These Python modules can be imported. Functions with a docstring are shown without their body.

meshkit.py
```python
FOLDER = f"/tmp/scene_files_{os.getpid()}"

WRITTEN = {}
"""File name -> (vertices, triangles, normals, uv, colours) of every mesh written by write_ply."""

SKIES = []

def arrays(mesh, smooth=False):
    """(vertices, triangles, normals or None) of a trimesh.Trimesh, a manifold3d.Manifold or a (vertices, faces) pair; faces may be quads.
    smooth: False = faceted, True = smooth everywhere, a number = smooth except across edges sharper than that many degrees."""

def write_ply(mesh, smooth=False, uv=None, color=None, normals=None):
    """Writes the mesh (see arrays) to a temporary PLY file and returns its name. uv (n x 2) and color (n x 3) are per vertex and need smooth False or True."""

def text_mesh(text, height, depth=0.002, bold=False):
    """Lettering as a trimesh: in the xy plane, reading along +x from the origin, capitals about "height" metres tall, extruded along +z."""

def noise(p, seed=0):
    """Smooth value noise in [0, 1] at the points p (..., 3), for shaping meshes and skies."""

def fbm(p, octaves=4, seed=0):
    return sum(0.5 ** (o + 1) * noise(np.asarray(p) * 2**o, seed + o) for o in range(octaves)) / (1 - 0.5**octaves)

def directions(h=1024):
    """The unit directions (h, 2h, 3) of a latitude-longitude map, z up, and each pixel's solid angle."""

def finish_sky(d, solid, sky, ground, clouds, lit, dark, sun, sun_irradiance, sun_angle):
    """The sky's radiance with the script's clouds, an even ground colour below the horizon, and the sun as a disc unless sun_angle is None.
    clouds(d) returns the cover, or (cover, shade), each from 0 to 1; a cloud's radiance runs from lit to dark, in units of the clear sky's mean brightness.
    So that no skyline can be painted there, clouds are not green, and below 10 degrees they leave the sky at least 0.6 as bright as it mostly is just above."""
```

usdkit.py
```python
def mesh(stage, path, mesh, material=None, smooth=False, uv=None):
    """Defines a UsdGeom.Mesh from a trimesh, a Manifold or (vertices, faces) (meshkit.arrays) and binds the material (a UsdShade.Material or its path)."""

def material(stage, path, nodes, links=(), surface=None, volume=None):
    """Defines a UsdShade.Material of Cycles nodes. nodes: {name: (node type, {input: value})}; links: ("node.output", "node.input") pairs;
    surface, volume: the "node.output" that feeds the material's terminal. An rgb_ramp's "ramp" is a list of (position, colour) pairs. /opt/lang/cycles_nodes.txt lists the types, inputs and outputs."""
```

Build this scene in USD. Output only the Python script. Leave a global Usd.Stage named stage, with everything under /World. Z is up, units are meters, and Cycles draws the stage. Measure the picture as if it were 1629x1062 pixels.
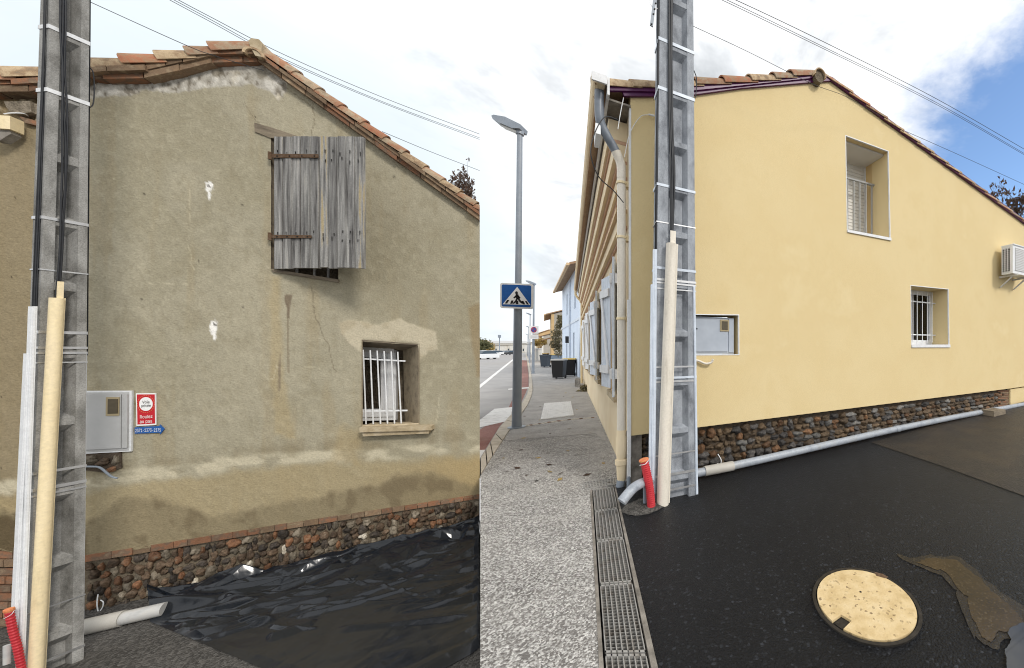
import math, random
import numpy as np, trimesh, usdkit, meshkit
from shapely.geometry import Polygon, Point, LineString
from shapely import affinity
from pxr import Usd, UsdGeom, UsdLux, UsdShade, Sdf, Gf, Vt

random.seed(7); rng = np.random.default_rng(7)
stage = Usd.Stage.CreateInMemory()
UsdGeom.SetStageUpAxis(stage, UsdGeom.Tokens.z); UsdGeom.SetStageMetersPerUnit(stage, 1.0)
world = UsdGeom.Xform.Define(stage, '/World'); stage.SetDefaultPrim(world.GetPrim())
UsdGeom.Scope.Define(stage, '/World/Looks')

# ---------------------------------------------------------------- camera, sky, sun
W0, H0 = 1629.0, 1062.0                # size of the photograph
F, PX, PY, CZ = 540.0, 1196.0, 557.0, 1.5   # focal length and principal point in its pixels, eye height
EXPOSURE = 0.42
cam = UsdGeom.Camera.Define(stage, '/World/camera')
ap = 36.0
cam.CreateHorizontalApertureAttr(ap); cam.CreateVerticalApertureAttr(ap * H0 / W0)
cam.CreateFocalLengthAttr(ap * F / W0)
cam.CreateHorizontalApertureOffsetAttr((W0 / 2 - PX) / W0 * ap)
cam.CreateVerticalApertureOffsetAttr((PY - H0 / 2) / W0 * ap)
cam.CreateClippingRangeAttr(Gf.Vec2f(0.05, 5000)); cam.CreateExposureAttr(EXPOSURE)
cam.AddTranslateOp().Set(Gf.Vec3d(0, 0, CZ)); cam.AddRotateXOp().Set(90.0)

SUN = np.array([0.80, -0.56, 0.78]); SUN /= np.linalg.norm(SUN)
SUN_I, SUN_ANGLE, SKY_K = 0.40, 11.0, 0.078
sun = UsdLux.DistantLight.Define(stage, '/World/sun')
sun.CreateIntensityAttr(SUN_I); sun.CreateAngleAttr(SUN_ANGLE); sun.CreateNormalizeAttr(True); sun.CreateColorAttr(Gf.Vec3f(1.0, .95, .88))
zx = SUN; xx = np.cross([0, 0, 1.0], zx); xx /= np.linalg.norm(xx); yx = np.cross(zx, xx)
sun.AddTransformOp().Set(Gf.Matrix4d(*xx, 0, *yx, 0, *zx, 0, 0, 0, 0, 1))
GAP = np.array([0.86, 1.0, 0.36]); GAP /= np.linalg.norm(GAP)
skym = usdkit.material(stage, '/World/Looks/sky_air', {
    'sky': ('sky_texture', {'sky_type': 'single_scattering', 'sun_disc': False, 'sun_elevation': float(math.asin(SUN[2])), 'sun_rotation': float(math.atan2(SUN[0], SUN[1])), 'air_density': 1.0, 'aerosol_density': 0.6}),
    'tc': ('texture_coordinate', {}),
    'map': ('mapping', {'scale': (1.0, 1.0, 2.2)}),
    'n1': ('noise_texture', {'scale': 2.6, 'detail': 8, 'roughness': .62, 'distortion': .4}),
    'n2': ('noise_texture', {'scale': 3.4, 'detail': 6, 'roughness': .6, 'distortion': .3}),
    'gd': ('vector_math', {'math_type': 'dot_product', 'vector2': tuple(GAP)}),
    'gr': ('map_range', {'range_type': 'smoothstep', 'from_min': .86, 'from_max': .995, 'to_min': 0.0, 'to_max': 0.60, 'clamp': True}),
    'gs': ('math', {'math_type': 'subtract'}),
    'cv': ('rgb_ramp', {'ramp': [(0.0, (0, 0, 0)), (.06, (.08,) * 3), (.20, (.55,) * 3), (.36, (1, 1, 1)), (1, (1, 1, 1))]}),
    'cc': ('rgb_ramp', {'ramp': [(.26, (6.4, 6.7, 7.0)), (.38, (8.6, 8.9, 9.2)), (.49, (11.2, 11.4, 11.6)), (.7, (12.8, 12.8, 12.8))]}),
    'skg': ('mix_color', {'blend_type': 'multiply', 'fac': 1.0, 'b': (1.9, 2.1, 2.3), 'use_clamp': False}),
    'ld': ('vector_math', {'math_type': 'dot_product', 'vector2': (-.80, .57, .2)}), 'lr': ('map_range', {'range_type': 'smoothstep', 'from_min': .89, 'from_max': .985, 'to_min': 0.0, 'to_max': .9, 'clamp': True}), 'lm': ('mix_color', {'b': (7.9, 8.9, 9.6), 'use_clamp': False}),
    'mx': ('mix_color', {'use_clamp': False}),
    'bg': ('background_shader', {'strength': SKY_K})},
    [('tc.generated', 'map.vector'), ('map.vector', 'n1.vector'), ('map.vector', 'n2.vector'), ('tc.generated', 'gd.vector1'), ('gd.value', 'gr.value'),
     ('n1.fac', 'gs.value1'), ('gr.result', 'gs.value2'), ('gs.value', 'cv.fac'), ('n2.fac', 'cc.fac'), ('cv.color', 'mx.fac'), ('sky.color', 'skg.a'), ('skg.result', 'mx.a'), ('tc.generated', 'ld.vector1'), ('ld.value', 'lr.value'), ('lr.result', 'lm.fac'), ('cc.color', 'lm.a'), ('lm.result', 'mx.b'), ('mx.result', 'bg.color')], surface='bg.background')
dome = UsdLux.DomeLight.Define(stage, '/World/sky'); dome.CreateIntensityAttr(1.0)
UsdShade.MaterialBindingAPI.Apply(dome.GetPrim()).Bind(skym)
dome.GetPrim().SetCustomDataByKey('kind', 'structure'); dome.GetPrim().SetCustomDataByKey('label', 'bright overcast sky with a blue gap at the right'); dome.GetPrim().SetCustomDataByKey('category', 'sky')

# ---------------------------------------------------------------- helpers: scene tree
def free(path):
    if not stage.GetPrimAtPath(path): return path
    k = 1
    while stage.GetPrimAtPath(f'{path}_{k:03d}'): k += 1
    return f'{path}_{k:03d}'
LOC = {}
def tag(o, label=None, cat=None, group=None, kind=None):
    p = o.GetPrim() if hasattr(o, 'GetPrim') else o
    for k, v in (('label', label), ('category', cat), ('group', group), ('kind', kind)):
        if v: p.SetCustomDataByKey(k, v)
    return p
def thing(name, label, cat, loc=(0, 0, 0), group=None, kind=None):
    path = free('/World/' + name)
    x = UsdGeom.Xform.Define(stage, path); x.AddTranslateOp().Set(Gf.Vec3d(*map(float, loc)))
    LOC[path] = np.array(loc, float)
    return tag(x, label, cat, group, kind)
def base_of(path):
    parts = path.split('/')
    return LOC.get('/'.join(parts[:3]), np.zeros(3))
def cat_(ms): return trimesh.util.concatenate([m for m in ms if m is not None])
def part(parent, name, mesh, mat, smooth=False, label=None, kind=None, tint=None):
    """A mesh given in world coordinates, as a child of parent (a thing or a part)."""
    if isinstance(mesh, list): mesh = cat_(mesh)
    pp = str(parent.GetPath())
    m = end_cut(mesh.copy()) if pp.startswith('/World/old_house') else mesh.copy(); m.apply_translation(-base_of(pp))
    path = free(pp + '/' + name)
    o = usdkit.mesh(stage, path, m, mat, smooth=smooth)
    if tint is not None:
        UsdGeom.PrimvarsAPI(o).CreatePrimvar('tint', Sdf.ValueTypeNames.Color3fArray, 'vertex').Set(Vt.Vec3fArray.FromNumpy(np.asarray(tint, np.float32)))
    return tag(o, label=label, kind=kind)
def single(name, mesh, mat, label, cat, group=None, kind=None, smooth=False, tint=None):
    if isinstance(mesh, list): mesh = cat_(mesh)
    o = usdkit.mesh(stage, free('/World/' + name), mesh, mat, smooth=smooth)
    if tint is not None:
        UsdGeom.PrimvarsAPI(o).CreatePrimvar('tint', Sdf.ValueTypeNames.Color3fArray, 'vertex').Set(Vt.Vec3fArray.FromNumpy(np.asarray(tint, np.float32)))
    return tag(o, label, cat, group, kind)
def copy_of(src, loc, label, rotz=0.0):
    was = src.GetCustomData()
    path = free('/World/' + src.GetName().rstrip('0123456789').rstrip('_'))
    x = UsdGeom.Xform.Define(stage, path); p = x.GetPrim()
    p.GetReferences().AddInternalReference(src.GetPath()); p.SetInstanceable(True)
    x.ClearXformOpOrder(); x.AddTranslateOp().Set(Gf.Vec3d(*map(float, loc)))
    if rotz: x.AddRotateZOp().Set(math.degrees(rotz))
    return tag(p, label, was['category'], was.get('group'))

# ---------------------------------------------------------------- helpers: geometry
def tri(v, f): return trimesh.Trimesh(np.asarray(v, float), np.asarray(f), process=False)
def hexa(p):
    """8 points: four round the bottom (seen from above counter-clockwise), then the four above them."""
    q = [(0, 3, 2, 1), (4, 5, 6, 7), (0, 1, 5, 4), (1, 2, 6, 5), (2, 3, 7, 6), (3, 0, 4, 7)]
    return tri(p, [t for a, b, c, d in q for t in ((a, b, c), (a, c, d))])
def wbox(x0, x1, y0, y1, z0, z1):
    return hexa([(x0, y0, z0), (x1, y0, z0), (x1, y1, z0), (x0, y1, z0), (x0, y0, z1), (x1, y0, z1), (x1, y1, z1), (x0, y1, z1)])
def frames(pts):
    pts = np.asarray(pts, float); t = np.gradient(pts, axis=0); t /= np.maximum(np.linalg.norm(t, axis=1, keepdims=True), 1e-9)
    n = np.cross(t[0], [0, 0, 1.0]);
    if np.linalg.norm(n) < .1: n = np.cross(t[0], [1.0, 0, 0])
    n /= np.linalg.norm(n); N = []
    for k in range(len(pts)):
        n = n - t[k] * np.dot(n, t[k]); n /= np.linalg.norm(n); N.append(n.copy())
    N = np.array(N); return pts, t, N, np.cross(t, N)
def tube(pts, r, sec=8, cap=True):
    pts, t, N, B = frames(pts); r = np.broadcast_to(r, len(pts)); a = np.arange(sec) / sec * 2 * math.pi
    v = (pts[:, None] + r[:, None, None] * (np.cos(a)[None, :, None] * N[:, None] + np.sin(a)[None, :, None] * B[:, None])).reshape(-1, 3)
    f = []
    for i in range(len(pts) - 1):
        for j in range(sec):
            a0, b0 = i * sec + j, i * sec + (j + 1) % sec
            f += [(a0, a0 + sec, b0 + sec), (a0, b0 + sec, b0)]
    if cap:
        v = np.vstack([v, pts[:1], pts[-1:]]); n0 = len(v) - 2; e = (len(pts) - 1) * sec
        f += [(n0, j, (j + 1) % sec) for j in range(sec)] + [(n0 + 1, e + (j + 1) % sec, e + j) for j in range(sec)]
    m = tri(v, f)
    return m if not cap or m.volume >= 0 else (m.invert() or m)
def smooth_path(pts, n=8):
    """Catmull-Rom through the points."""
    p = np.asarray(pts, float); p = np.vstack([2 * p[0] - p[1], p, 2 * p[-1] - p[-2]]); out = []
    for i in range(1, len(p) - 2):
        for t in np.linspace(0, 1, n, endpoint=False):
            a, b, c, d = p[i - 1:i + 3]
            out.append(.5 * (2 * b + (c - a) * t + (2 * a - 5 * b + 4 * c - d) * t ** 2 + (3 * b - a - 3 * c + d) * t ** 3))
    return np.array(out + [p[-2]])
def cyl(p0, p1, r, r1=None, sec=12): return tube([p0, p1], [r, r if r1 is None else r1], sec)
def barrel(p0, p1, r0, r1, up=(0, 0, 1), th=.014, seg=10):
    """A canal tile: a tapered half round shell from its low end p0 to its high end p1."""
    p0, p1, up = (np.asarray(x, float) for x in (p0, p1, up)); a = p1 - p0; a /= np.linalg.norm(a)
    side = np.cross(a, up); side /= np.linalg.norm(side); u = np.cross(side, a); an = np.linspace(-.12, math.pi + .12, seg + 1); v = []
    for p, r in ((p0, r0), (p1, r1)):
        for q in (r, r - th): v += [p + side * math.cos(x) * q + u * math.sin(x) * q for x in an]
    n = seg + 1; f = []
    def quad(a, b, c, d): f.extend([(a, b, c), (a, c, d)])
    for i in range(seg):
        quad(i, i + 1, 2 * n + i + 1, 2 * n + i); quad(n + i, 3 * n + i, 3 * n + i + 1, n + i + 1)
        quad(i, n + i, n + i + 1, i + 1); quad(2 * n + i, 2 * n + i + 1, 3 * n + i + 1, 3 * n + i)
    quad(0, 2 * n, 3 * n, n); quad(seg, n + seg, 3 * n + seg, 2 * n + seg)
    m = tri(v, f); m.fix_normals(); return m
def ray(x, y): return np.array([(x - PX) / F, 1.0, (PY - y) / F])
def gnd(x, y, z=0.0):
    """The point of the level z that the pixel of the photograph shows."""
    r = ray(x, y); t = (z - CZ) / r[2]; return np.array([r[0] * t, t, z])
def at(x, y, Y): return np.array([0, 0, CZ]) + ray(x, y) * Y
class Wall:
    def __init__(s, o, w, n): s.o, s.w, s.n = (np.array([*v, 0.0]) for v in (o, w, n))
    def P(s, a, b, z): return s.o + s.w * a - s.n * b + np.array([0, 0, z])
    def sz(s, x, y, d=0.0):
        o = s.o + s.n * d; r = (x - PX) / F; t = (r * o[1] - o[0]) / (s.w[0] - r * s.w[1]); Y = o[1] + s.w[1] * t
        return t, CZ + (PY - y) / F * Y
    def Y(s, x, d=0.0): a, _ = s.sz(x, PY, d); return (s.o + s.n * d + s.w * a)[1]
    def px(s, x, y, d=0.0): a, z = s.sz(x, y, d); return s.P(a, -d, z)
    def box(s, a0, a1, b0, b1, z0, z1):
        return hexa([s.P(*q) for q in ((a0, b0, z0), (a1, b0, z0), (a1, b1, z0), (a0, b1, z0), (a0, b0, z1), (a1, b0, z1), (a1, b1, z1), (a0, b1, z1))])
    def prism(s, poly, b0, b1):
        """A shapely polygon in (along, height), solid from depth b0 (front) to b1."""
        poly = poly if hasattr(poly, 'geoms') or hasattr(poly, 'exterior') else Polygon(poly)
        ms = []
        for g in getattr(poly, 'geoms', [poly]):
            if g.is_empty or g.area < 1e-8: continue
            m = trimesh.creation.extrude_polygon(g, b1 - b0, engine='earcut'); v = np.array(m.vertices)
            ms.append(tri(s.o + v[:, :1] * s.w - (b1 - v[:, 2:3]) * s.n + np.array([0, 0, 1.0]) * v[:, 1:2], m.faces))
        return cat_(ms)
    def pxprism(s, pts, d, th):
        return s.prism(Polygon([s.sz(x, y, d) for x, y in pts]), -d, -d + th)
def flat(poly, z, th=0.0):
    """A ground sheet (or slab of thickness th below z) from (X, Y) points."""
    poly = poly if hasattr(poly, 'exterior') or hasattr(poly, 'geoms') else Polygon(poly)
    ms = []
    for g in getattr(poly, 'geoms', [poly]):
        if g.geom_type != 'Polygon' or g.area < 1e-6: continue
        if th > 0:
            m = trimesh.creation.extrude_polygon(g, th, engine='earcut'); m.apply_translation((0, 0, z - th)); ms.append(m)
        else:
            v, f = trimesh.creation.triangulate_polygon(g, engine='earcut'); ms.append(tri(np.column_stack([v, np.full(len(v), z)]), f))
    m = cat_(ms)
    if th == 0 and m.face_normals[:, 2].mean() < 0: m.invert()
    return m
def gpoly(pts, z=0.0): return Polygon([tuple(gnd(x, y, z)[:2]) for x, y in pts])
def interp(x, pts): return float(np.interp(x, [p[0] for p in pts], [p[1] for p in pts]))
def lin(c): c = np.asarray(c, float) / 255; return np.where(c <= .04045, c / 12.92, ((c + .055) / 1.055) ** 2.4)

# ---------------------------------------------------------------- materials
def mat(name, cols, scale=6, rough=.7, bump=0.0, bscale=90, spec=.4, metal=0.0, coat=0.0, detail=6, stretch=(1, 1, 1), rnd=0.0, fine=0.0, fscale=300, lo=.3, hi=.7, bdist=.004, coat_rough=.1, vary_rough=0.0):
    """Procedural principled material: colours along a noise, optional fine grain, bump and per-object brightness."""
    cols = [np.asarray(c, float) for c in (cols if np.ndim(cols) == 2 else [cols])]
    n = {'geo': ('geometry', {}), 'map': ('mapping', {'scale': stretch}), 'n': ('noise_texture', {'scale': scale, 'detail': detail, 'roughness': .62}),
         'r': ('rgb_ramp', {'ramp': [(p, tuple(c)) for p, c in zip(np.linspace(lo, hi, len(cols)) if len(cols) > 1 else [.5], cols)] + ([(1.0, tuple(cols[0]))] if len(cols) == 1 else [])}),
         'p': ('principled_bsdf', {'roughness': rough, 'specular_ior_level': spec, 'metallic': metal, 'coat_weight': coat, 'coat_roughness': coat_rough})}
    l = [('geo.position', 'map.vector'), ('map.vector', 'n.vector'), ('n.fac', 'r.fac')]; c = 'r.color'
    if fine:
        n['fn'] = ('noise_texture', {'scale': fscale, 'detail': 3, 'roughness': .7}); n['fr'] = ('map_range', {'from_min': .3, 'from_max': .7, 'to_min': 1 - fine, 'to_max': 1 + fine, 'clamp': True})
        n['fm'] = ('vector_math', {'math_type': 'scale'})
        l += [('geo.position', 'fn.vector'), ('fn.fac', 'fr.value'), (c, 'fm.vector1'), ('fr.result', 'fm.scale')]; c = 'fm.vector'
    if rnd:
        n['oi'] = ('object_info', {}); n['om'] = ('map_range', {'to_min': 1 - rnd, 'to_max': 1 + rnd}); n['os'] = ('vector_math', {'math_type': 'scale'})
        l += [('oi.random', 'om.value'), (c, 'os.vector1'), ('om.result', 'os.scale')]; c = 'os.vector'
    l.append((c, 'p.base_color'))
    if vary_rough:
        n['vr'] = ('map_range', {'from_min': .35, 'from_max': .65, 'to_min': rough - vary_rough, 'to_max': rough + vary_rough, 'clamp': True}); l += [('n.fac', 'vr.value'), ('vr.result', 'p.roughness')]
    if bump:
        n['bn'] = ('noise_texture', {'scale': bscale, 'detail': 4, 'roughness': .6}); n['b'] = ('bump', {'strength': bump, 'distance': bdist})
        l += [('map.vector', 'bn.vector'), ('bn.fac', 'b.height'), ('b.normal', 'p.normal')]
    return usdkit.material(stage, '/World/Looks/' + name, n, l, surface='p.BSDF')
def tinted(name, rough=.85, bump=.4, bscale=120, bdist=.004, fine=.12, fscale=260):
    """Colours from the mesh's own tint (stains, patches, bare mortar), with grain."""
    return usdkit.material(stage, '/World/Looks/' + name, {
        'a': ('attribute', {'attribute': 'tint'}), 'geo': ('geometry', {}), 'fn': ('noise_texture', {'scale': fscale, 'detail': 8, 'roughness': .75}), 'fr': ('map_range', {'from_min': .3, 'from_max': .7, 'to_min': 1 - fine, 'to_max': 1 + fine, 'clamp': True}),
        'fm': ('vector_math', {'math_type': 'scale'}), 'bn': ('noise_texture', {'scale': bscale, 'detail': 5, 'roughness': .65}), 'b': ('bump', {'strength': bump, 'distance': bdist}), 'p': ('principled_bsdf', {'roughness': rough, 'specular_ior_level': .25})},
        [('geo.position', 'fn.vector'), ('fn.fac', 'fr.value'), ('a.color', 'fm.vector1'), ('fr.result', 'fm.scale'), ('fm.vector', 'p.base_color'), ('geo.position', 'bn.vector'), ('bn.fac', 'b.height'), ('b.normal', 'p.normal')], surface='p.BSDF')
MT = {}
MT['old_plaster'] = tinted('old_plaster', bump=.7, bscale=70, bdist=.008, fine=.20, fscale=75)
MT['yellow'] = mat('yellow_render', [(.67, .525, .275), (.71, .575, .325), (.69, .55, .30), (.75, .625, .375)], scale=.9, rough=.92, bump=.8, bscale=210, bdist=.004, fine=.10, fscale=130, spec=.15, lo=.25, hi=.75, detail=9)
MT['yellow_pale'] = mat('pale_yellow_paint', [(.72, .58, .37), (.80, .68, .48)], scale=2, rough=.8, bump=.3, bscale=150, fine=.06)
MT['ochre_mould'] = mat('ochre_moulding', [(.56, .40, .24), (.64, .48, .30)], scale=3, rough=.8, bump=.3, bscale=120)
MT['pink_mould'] = mat('pink_moulding', [(.50, .31, .21), (.58, .38, .27)], scale=3, rough=.8, bump=.3, bscale=120)
MT['tile'] = [mat('clay_tile_red', [(.30, .12, .065), (.36, .15, .08), (.30, .19, .11), (.30, .23, .15)], scale=14, rough=.85, bump=.5, bscale=120, fine=.2, rnd=.2),
              mat('clay_tile_salmon', [(.36, .19, .12), (.32, .16, .09), (.36, .28, .19), (.24, .18, .12)], scale=10, rough=.85, bump=.5, bscale=120, fine=.2, rnd=.2),
              mat('clay_tile_buff', [(.40, .29, .18), (.46, .35, .22), (.30, .20, .12), (.20, .16, .11)], scale=16, rough=.9, bump=.5, bscale=120, fine=.25, rnd=.15)]
MT['brick'] = [mat('old_brick_orange', [(.20, .095, .05), (.25, .12, .065), (.16, .105, .07), (.24, .17, .11)], scale=18, rough=.9, bump=.7, bscale=90, fine=.2, rnd=.25),
               mat('old_brick_buff', [(.25, .165, .095), (.18, .12, .075), (.31, .235, .15)], scale=18, rough=.9, bump=.7, bscale=90, fine=.25, rnd=.25)]
MT['mortar'] = mat('lime_mortar', [(.085, .065, .045), (.15, .12, .082), (.20, .165, .12)], scale=14, rough=.95, bump=1, bscale=60, bdist=.012, fine=.3)
MT['dark_mortar'] = mat('dark_mortar', [(.055, .042, .03), (.11, .08, .055)], scale=14, rough=.95, bump=1, bscale=60, bdist=.012, fine=.3)
def stone(n, a, b, c): return mat(n, [c, a, b, (.16, .13, .095)], scale=30, rough=.7, bump=.8, bscale=70, fine=.3, fscale=150, rnd=.45, spec=.35, lo=.28, hi=.74, bdist=.010)
MT['stone'] = [stone('stone_brown', (.075, .05, .032), (.12, .08, .05), (.05, .035, .022)), stone('stone_dark', (.04, .032, .026), (.07, .055, .042), (.025, .02, .016)),
               stone('stone_rust', (.13, .06, .03), (.18, .09, .045), (.08, .045, .025)), stone('stone_grey', (.15, .125, .09), (.22, .185, .14), (.09, .075, .055)), stone('stone_white', (.36, .32, .25), (.44, .40, .33), (.2, .17, .12))]
MT['stone_r'] = [stone('wall_stone_brown', (.075, .05, .028), (.12, .08, .045), (.04, .028, .018)), stone('wall_stone_dark', (.045, .04, .038), (.08, .075, .07), (.06, .05, .04)),
                 stone('wall_stone_rust', (.11, .055, .026), (.16, .085, .04), (.06, .035, .02)), stone('wall_stone_grey', (.13, .125, .12), (.19, .18, .16), (.07, .065, .06))]
MT['concrete'] = mat('post_concrete', [(.13, .126, .115), (.27, .265, .25), (.37, .365, .35)], scale=9, rough=.85, bump=.5, bscale=80, fine=.3, fscale=160, stretch=(1, 1, .5))
MT['concrete_r'] = mat('blue_grey_post_concrete', [(.15, .16, .18), (.29, .31, .34), (.38, .405, .44)], scale=9, rough=.8, bump=.5, bscale=80, fine=.3, fscale=160, stretch=(1, 1, .5))
MT['cream'] = mat('cream_plastic', [(.62, .50, .30), (.76, .63, .39), (.80, .67, .43), (.72, .60, .40)], scale=12, rough=.45, stretch=(1, 1, .16), fine=.08, fscale=60, detail=9)
MT['cream_r'] = mat('pale_cream_plastic', [(.54, .49, .41), (.68, .63, .54), (.72, .67, .58), (.62, .57, .49)], scale=12, rough=.45, stretch=(1, 1, .16), fine=.08, fscale=60, detail=9)
MT['white'] = mat('white_plastic', [(.66, .67, .68), (.78, .79, .80)], scale=7, rough=.42, fine=.07, fscale=60)
MT['white_blue'] = mat('bluish_white_plastic', [(.52, .58, .66), (.66, .72, .80)], scale=7, rough=.42, fine=.07, fscale=60)
MT['steel'] = mat('steel_band', [(.50, .50, .50), (.68, .68, .68)], scale=20, rough=.36, metal=.8)
MT['black'] = mat('black_rubber', [(.012, .013, .016), (.022, .024, .028)], scale=20, rough=.5)
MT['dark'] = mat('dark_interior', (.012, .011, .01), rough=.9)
MT['red_hose'] = mat('red_plastic', [(.42, .02, .03), (.52, .04, .05)], scale=20, rough=.45)
MT['orange'] = mat('faded_orange_plastic', [(.60, .14, .06), (.66, .30, .12)], scale=30, rough=.6)
MT['pipe'] = mat('grey_pvc', [(.36, .36, .35), (.46, .46, .45), (.50, .48, .44)], scale=10, rough=.45, fine=.06)
MT['pipe_r'] = mat('blue_grey_pvc', [(.22, .245, .28), (.34, .37, .41), (.30, .31, .32)], scale=7, rough=.42, fine=.15, fscale=60)
MT['elbow'] = mat('slate_pvc', [(.13, .15, .18), (.20, .225, .26)], scale=9, rough=.4, fine=.1)
MT['pipe_c'] = mat('dusty_pvc', [(.40, .38, .34), (.46, .44, .40)], scale=8, rough=.6, fine=.1)
MT['wood'] = [mat('weathered_plank_' + n, [(.035, .033, .031), (.14, .135, .13), (.23, .225, .215), (.36, .35, .33), c], scale=30, stretch=(1, 1, .045), rough=.85, bump=.8, bscale=60, bdist=.003, fine=.25, fscale=120, rnd=.25, lo=.33, hi=.74 if n == 'grey' else .62, detail=9) for n, c in (('grey', (.40, .36, .28)), ('ochre', (.42, .34, .20)))]
MT['rust'] = mat('rusty_iron', [(.07, .045, .03), (.13, .075, .04), (.16, .12, .09)], scale=40, rough=.75, metal=.3, bump=.5, bscale=200)
MT['lintel'] = mat('old_oak', [(.10, .08, .06), (.20, .165, .12), (.26, .215, .155)], scale=18, stretch=(.4, .4, 1.6), rough=.9, bump=.7, bscale=60, fine=.2)
MT['cut_stone'] = mat('sill_stone', [(.30, .235, .14), (.42, .34, .22), (.50, .43, .31)], scale=12, rough=.85, bump=.5, bscale=120, fine=.15)
MT['reveal'] = mat('dirty_reveal', [(.15, .12, .08), (.27, .22, .15), (.33, .28, .19)], scale=12, rough=.9, bump=.6, bscale=90, fine=.2)
MT['zinc'] = mat('grey_polyester', [(.40, .40, .39), (.46, .46, .455)], scale=5, rough=.5, fine=.06)
MT['zinc_r'] = mat('blue_grey_polyester', [(.36, .40, .46), (.43, .47, .53)], scale=5, rough=.5, fine=.06)
MT['brown_pane'] = mat('brown_pane', [(.07, .055, .03), (.10, .08, .05)], scale=30, rough=.3)
MT['beige'] = mat('beige_frame', (.36, .29, .17), rough=.6)
MT['sign_red'] = mat('sign_red', (.50, .012, .022), rough=.35); MT['sign_blue'] = mat('sign_blue', [(.012, .085, .30), (.02, .11, .36)], scale=30, rough=.35); MT['sign_white'] = mat('sign_white', (.80, .80, .79), rough=.35); MT['sign_black'] = mat('sign_black', (.012, .012, .014), rough=.4)
MT['sign_back'] = mat('sign_rim', [(.50, .51, .52), (.58, .59, .60)], scale=8, rough=.5)
MT['tarp'] = mat('black_polythene', [(.005, .007, .010), (.008, .010, .014)], scale=8, rough=.17, spec=.46, vary_rough=.03)
MT['purple'] = mat('purple_paint', [(.075, .010, .07), (.11, .016, .095)], scale=8, rough=.4)
MT['rail_grey'] = mat('rail_grey', [(.30, .30, .29), (.36, .36, .35)], scale=8, rough=.4)
MT['alu'] = mat('brushed_alu', [(.52, .52, .52), (.60, .60, .60)], scale=8, rough=.35, metal=.3)
MT['shutter_slat'] = mat('roller_slat', [(.62, .60, .55), (.70, .68, .63)], scale=5, rough=.5)
MT['yellow_rev'] = mat('yellow_reveal', [(.56, .40, .19), (.62, .46, .24)], scale=2, rough=.9, bump=.5, bscale=420, bdist=.003, spec=.2)
MT['curtain'] = mat('net_curtain', [(.60, .62, .66), (.74, .75, .77)], scale=30, rough=.9, stretch=(1, 1, .03))
MT['lamp_grey'] = mat('grey_lacquer', [(.22, .255, .30), (.28, .315, .36)], scale=4, rough=.4, fine=.04)
MT['bin_black'] = mat('black_bin', (.012, .012, .013), rough=.45); MT['bin_grey'] = mat('slate_bin', (.055, .07, .09), rough=.45); MT['bin_light'] = mat('light_bin', (.24, .31, .40), rough=.5); MT['lid_yellow'] = mat('yellow_lid', (.66, .46, .12), rough=.5); MT['lid_grey'] = mat('pale_lid', (.55, .54, .52), rough=.5)
MT['blue_wall'] = mat('pale_blue_render', [(.60, .69, .82), (.66, .75, .86)], scale=1, rough=.9, fine=.05)
MT['ochre_wall'] = mat('ochre_render', [(.46, .32, .16), (.55, .40, .22)], scale=1, rough=.9, fine=.1)
MT['grey_wall'] = mat('grey_render', [(.30, .28, .24), (.38, .35, .31)], scale=1, rough=.9, fine=.1)
MT['pale_wall'] = mat('pale_render', [(.60, .58, .53), (.68, .66, .62)], scale=1, rough=.9)
MT['roof'] = mat('far_roof', [(.28, .17, .10), (.36, .25, .16)], scale=3, rough=.9, fine=.2, fscale=40)
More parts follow.
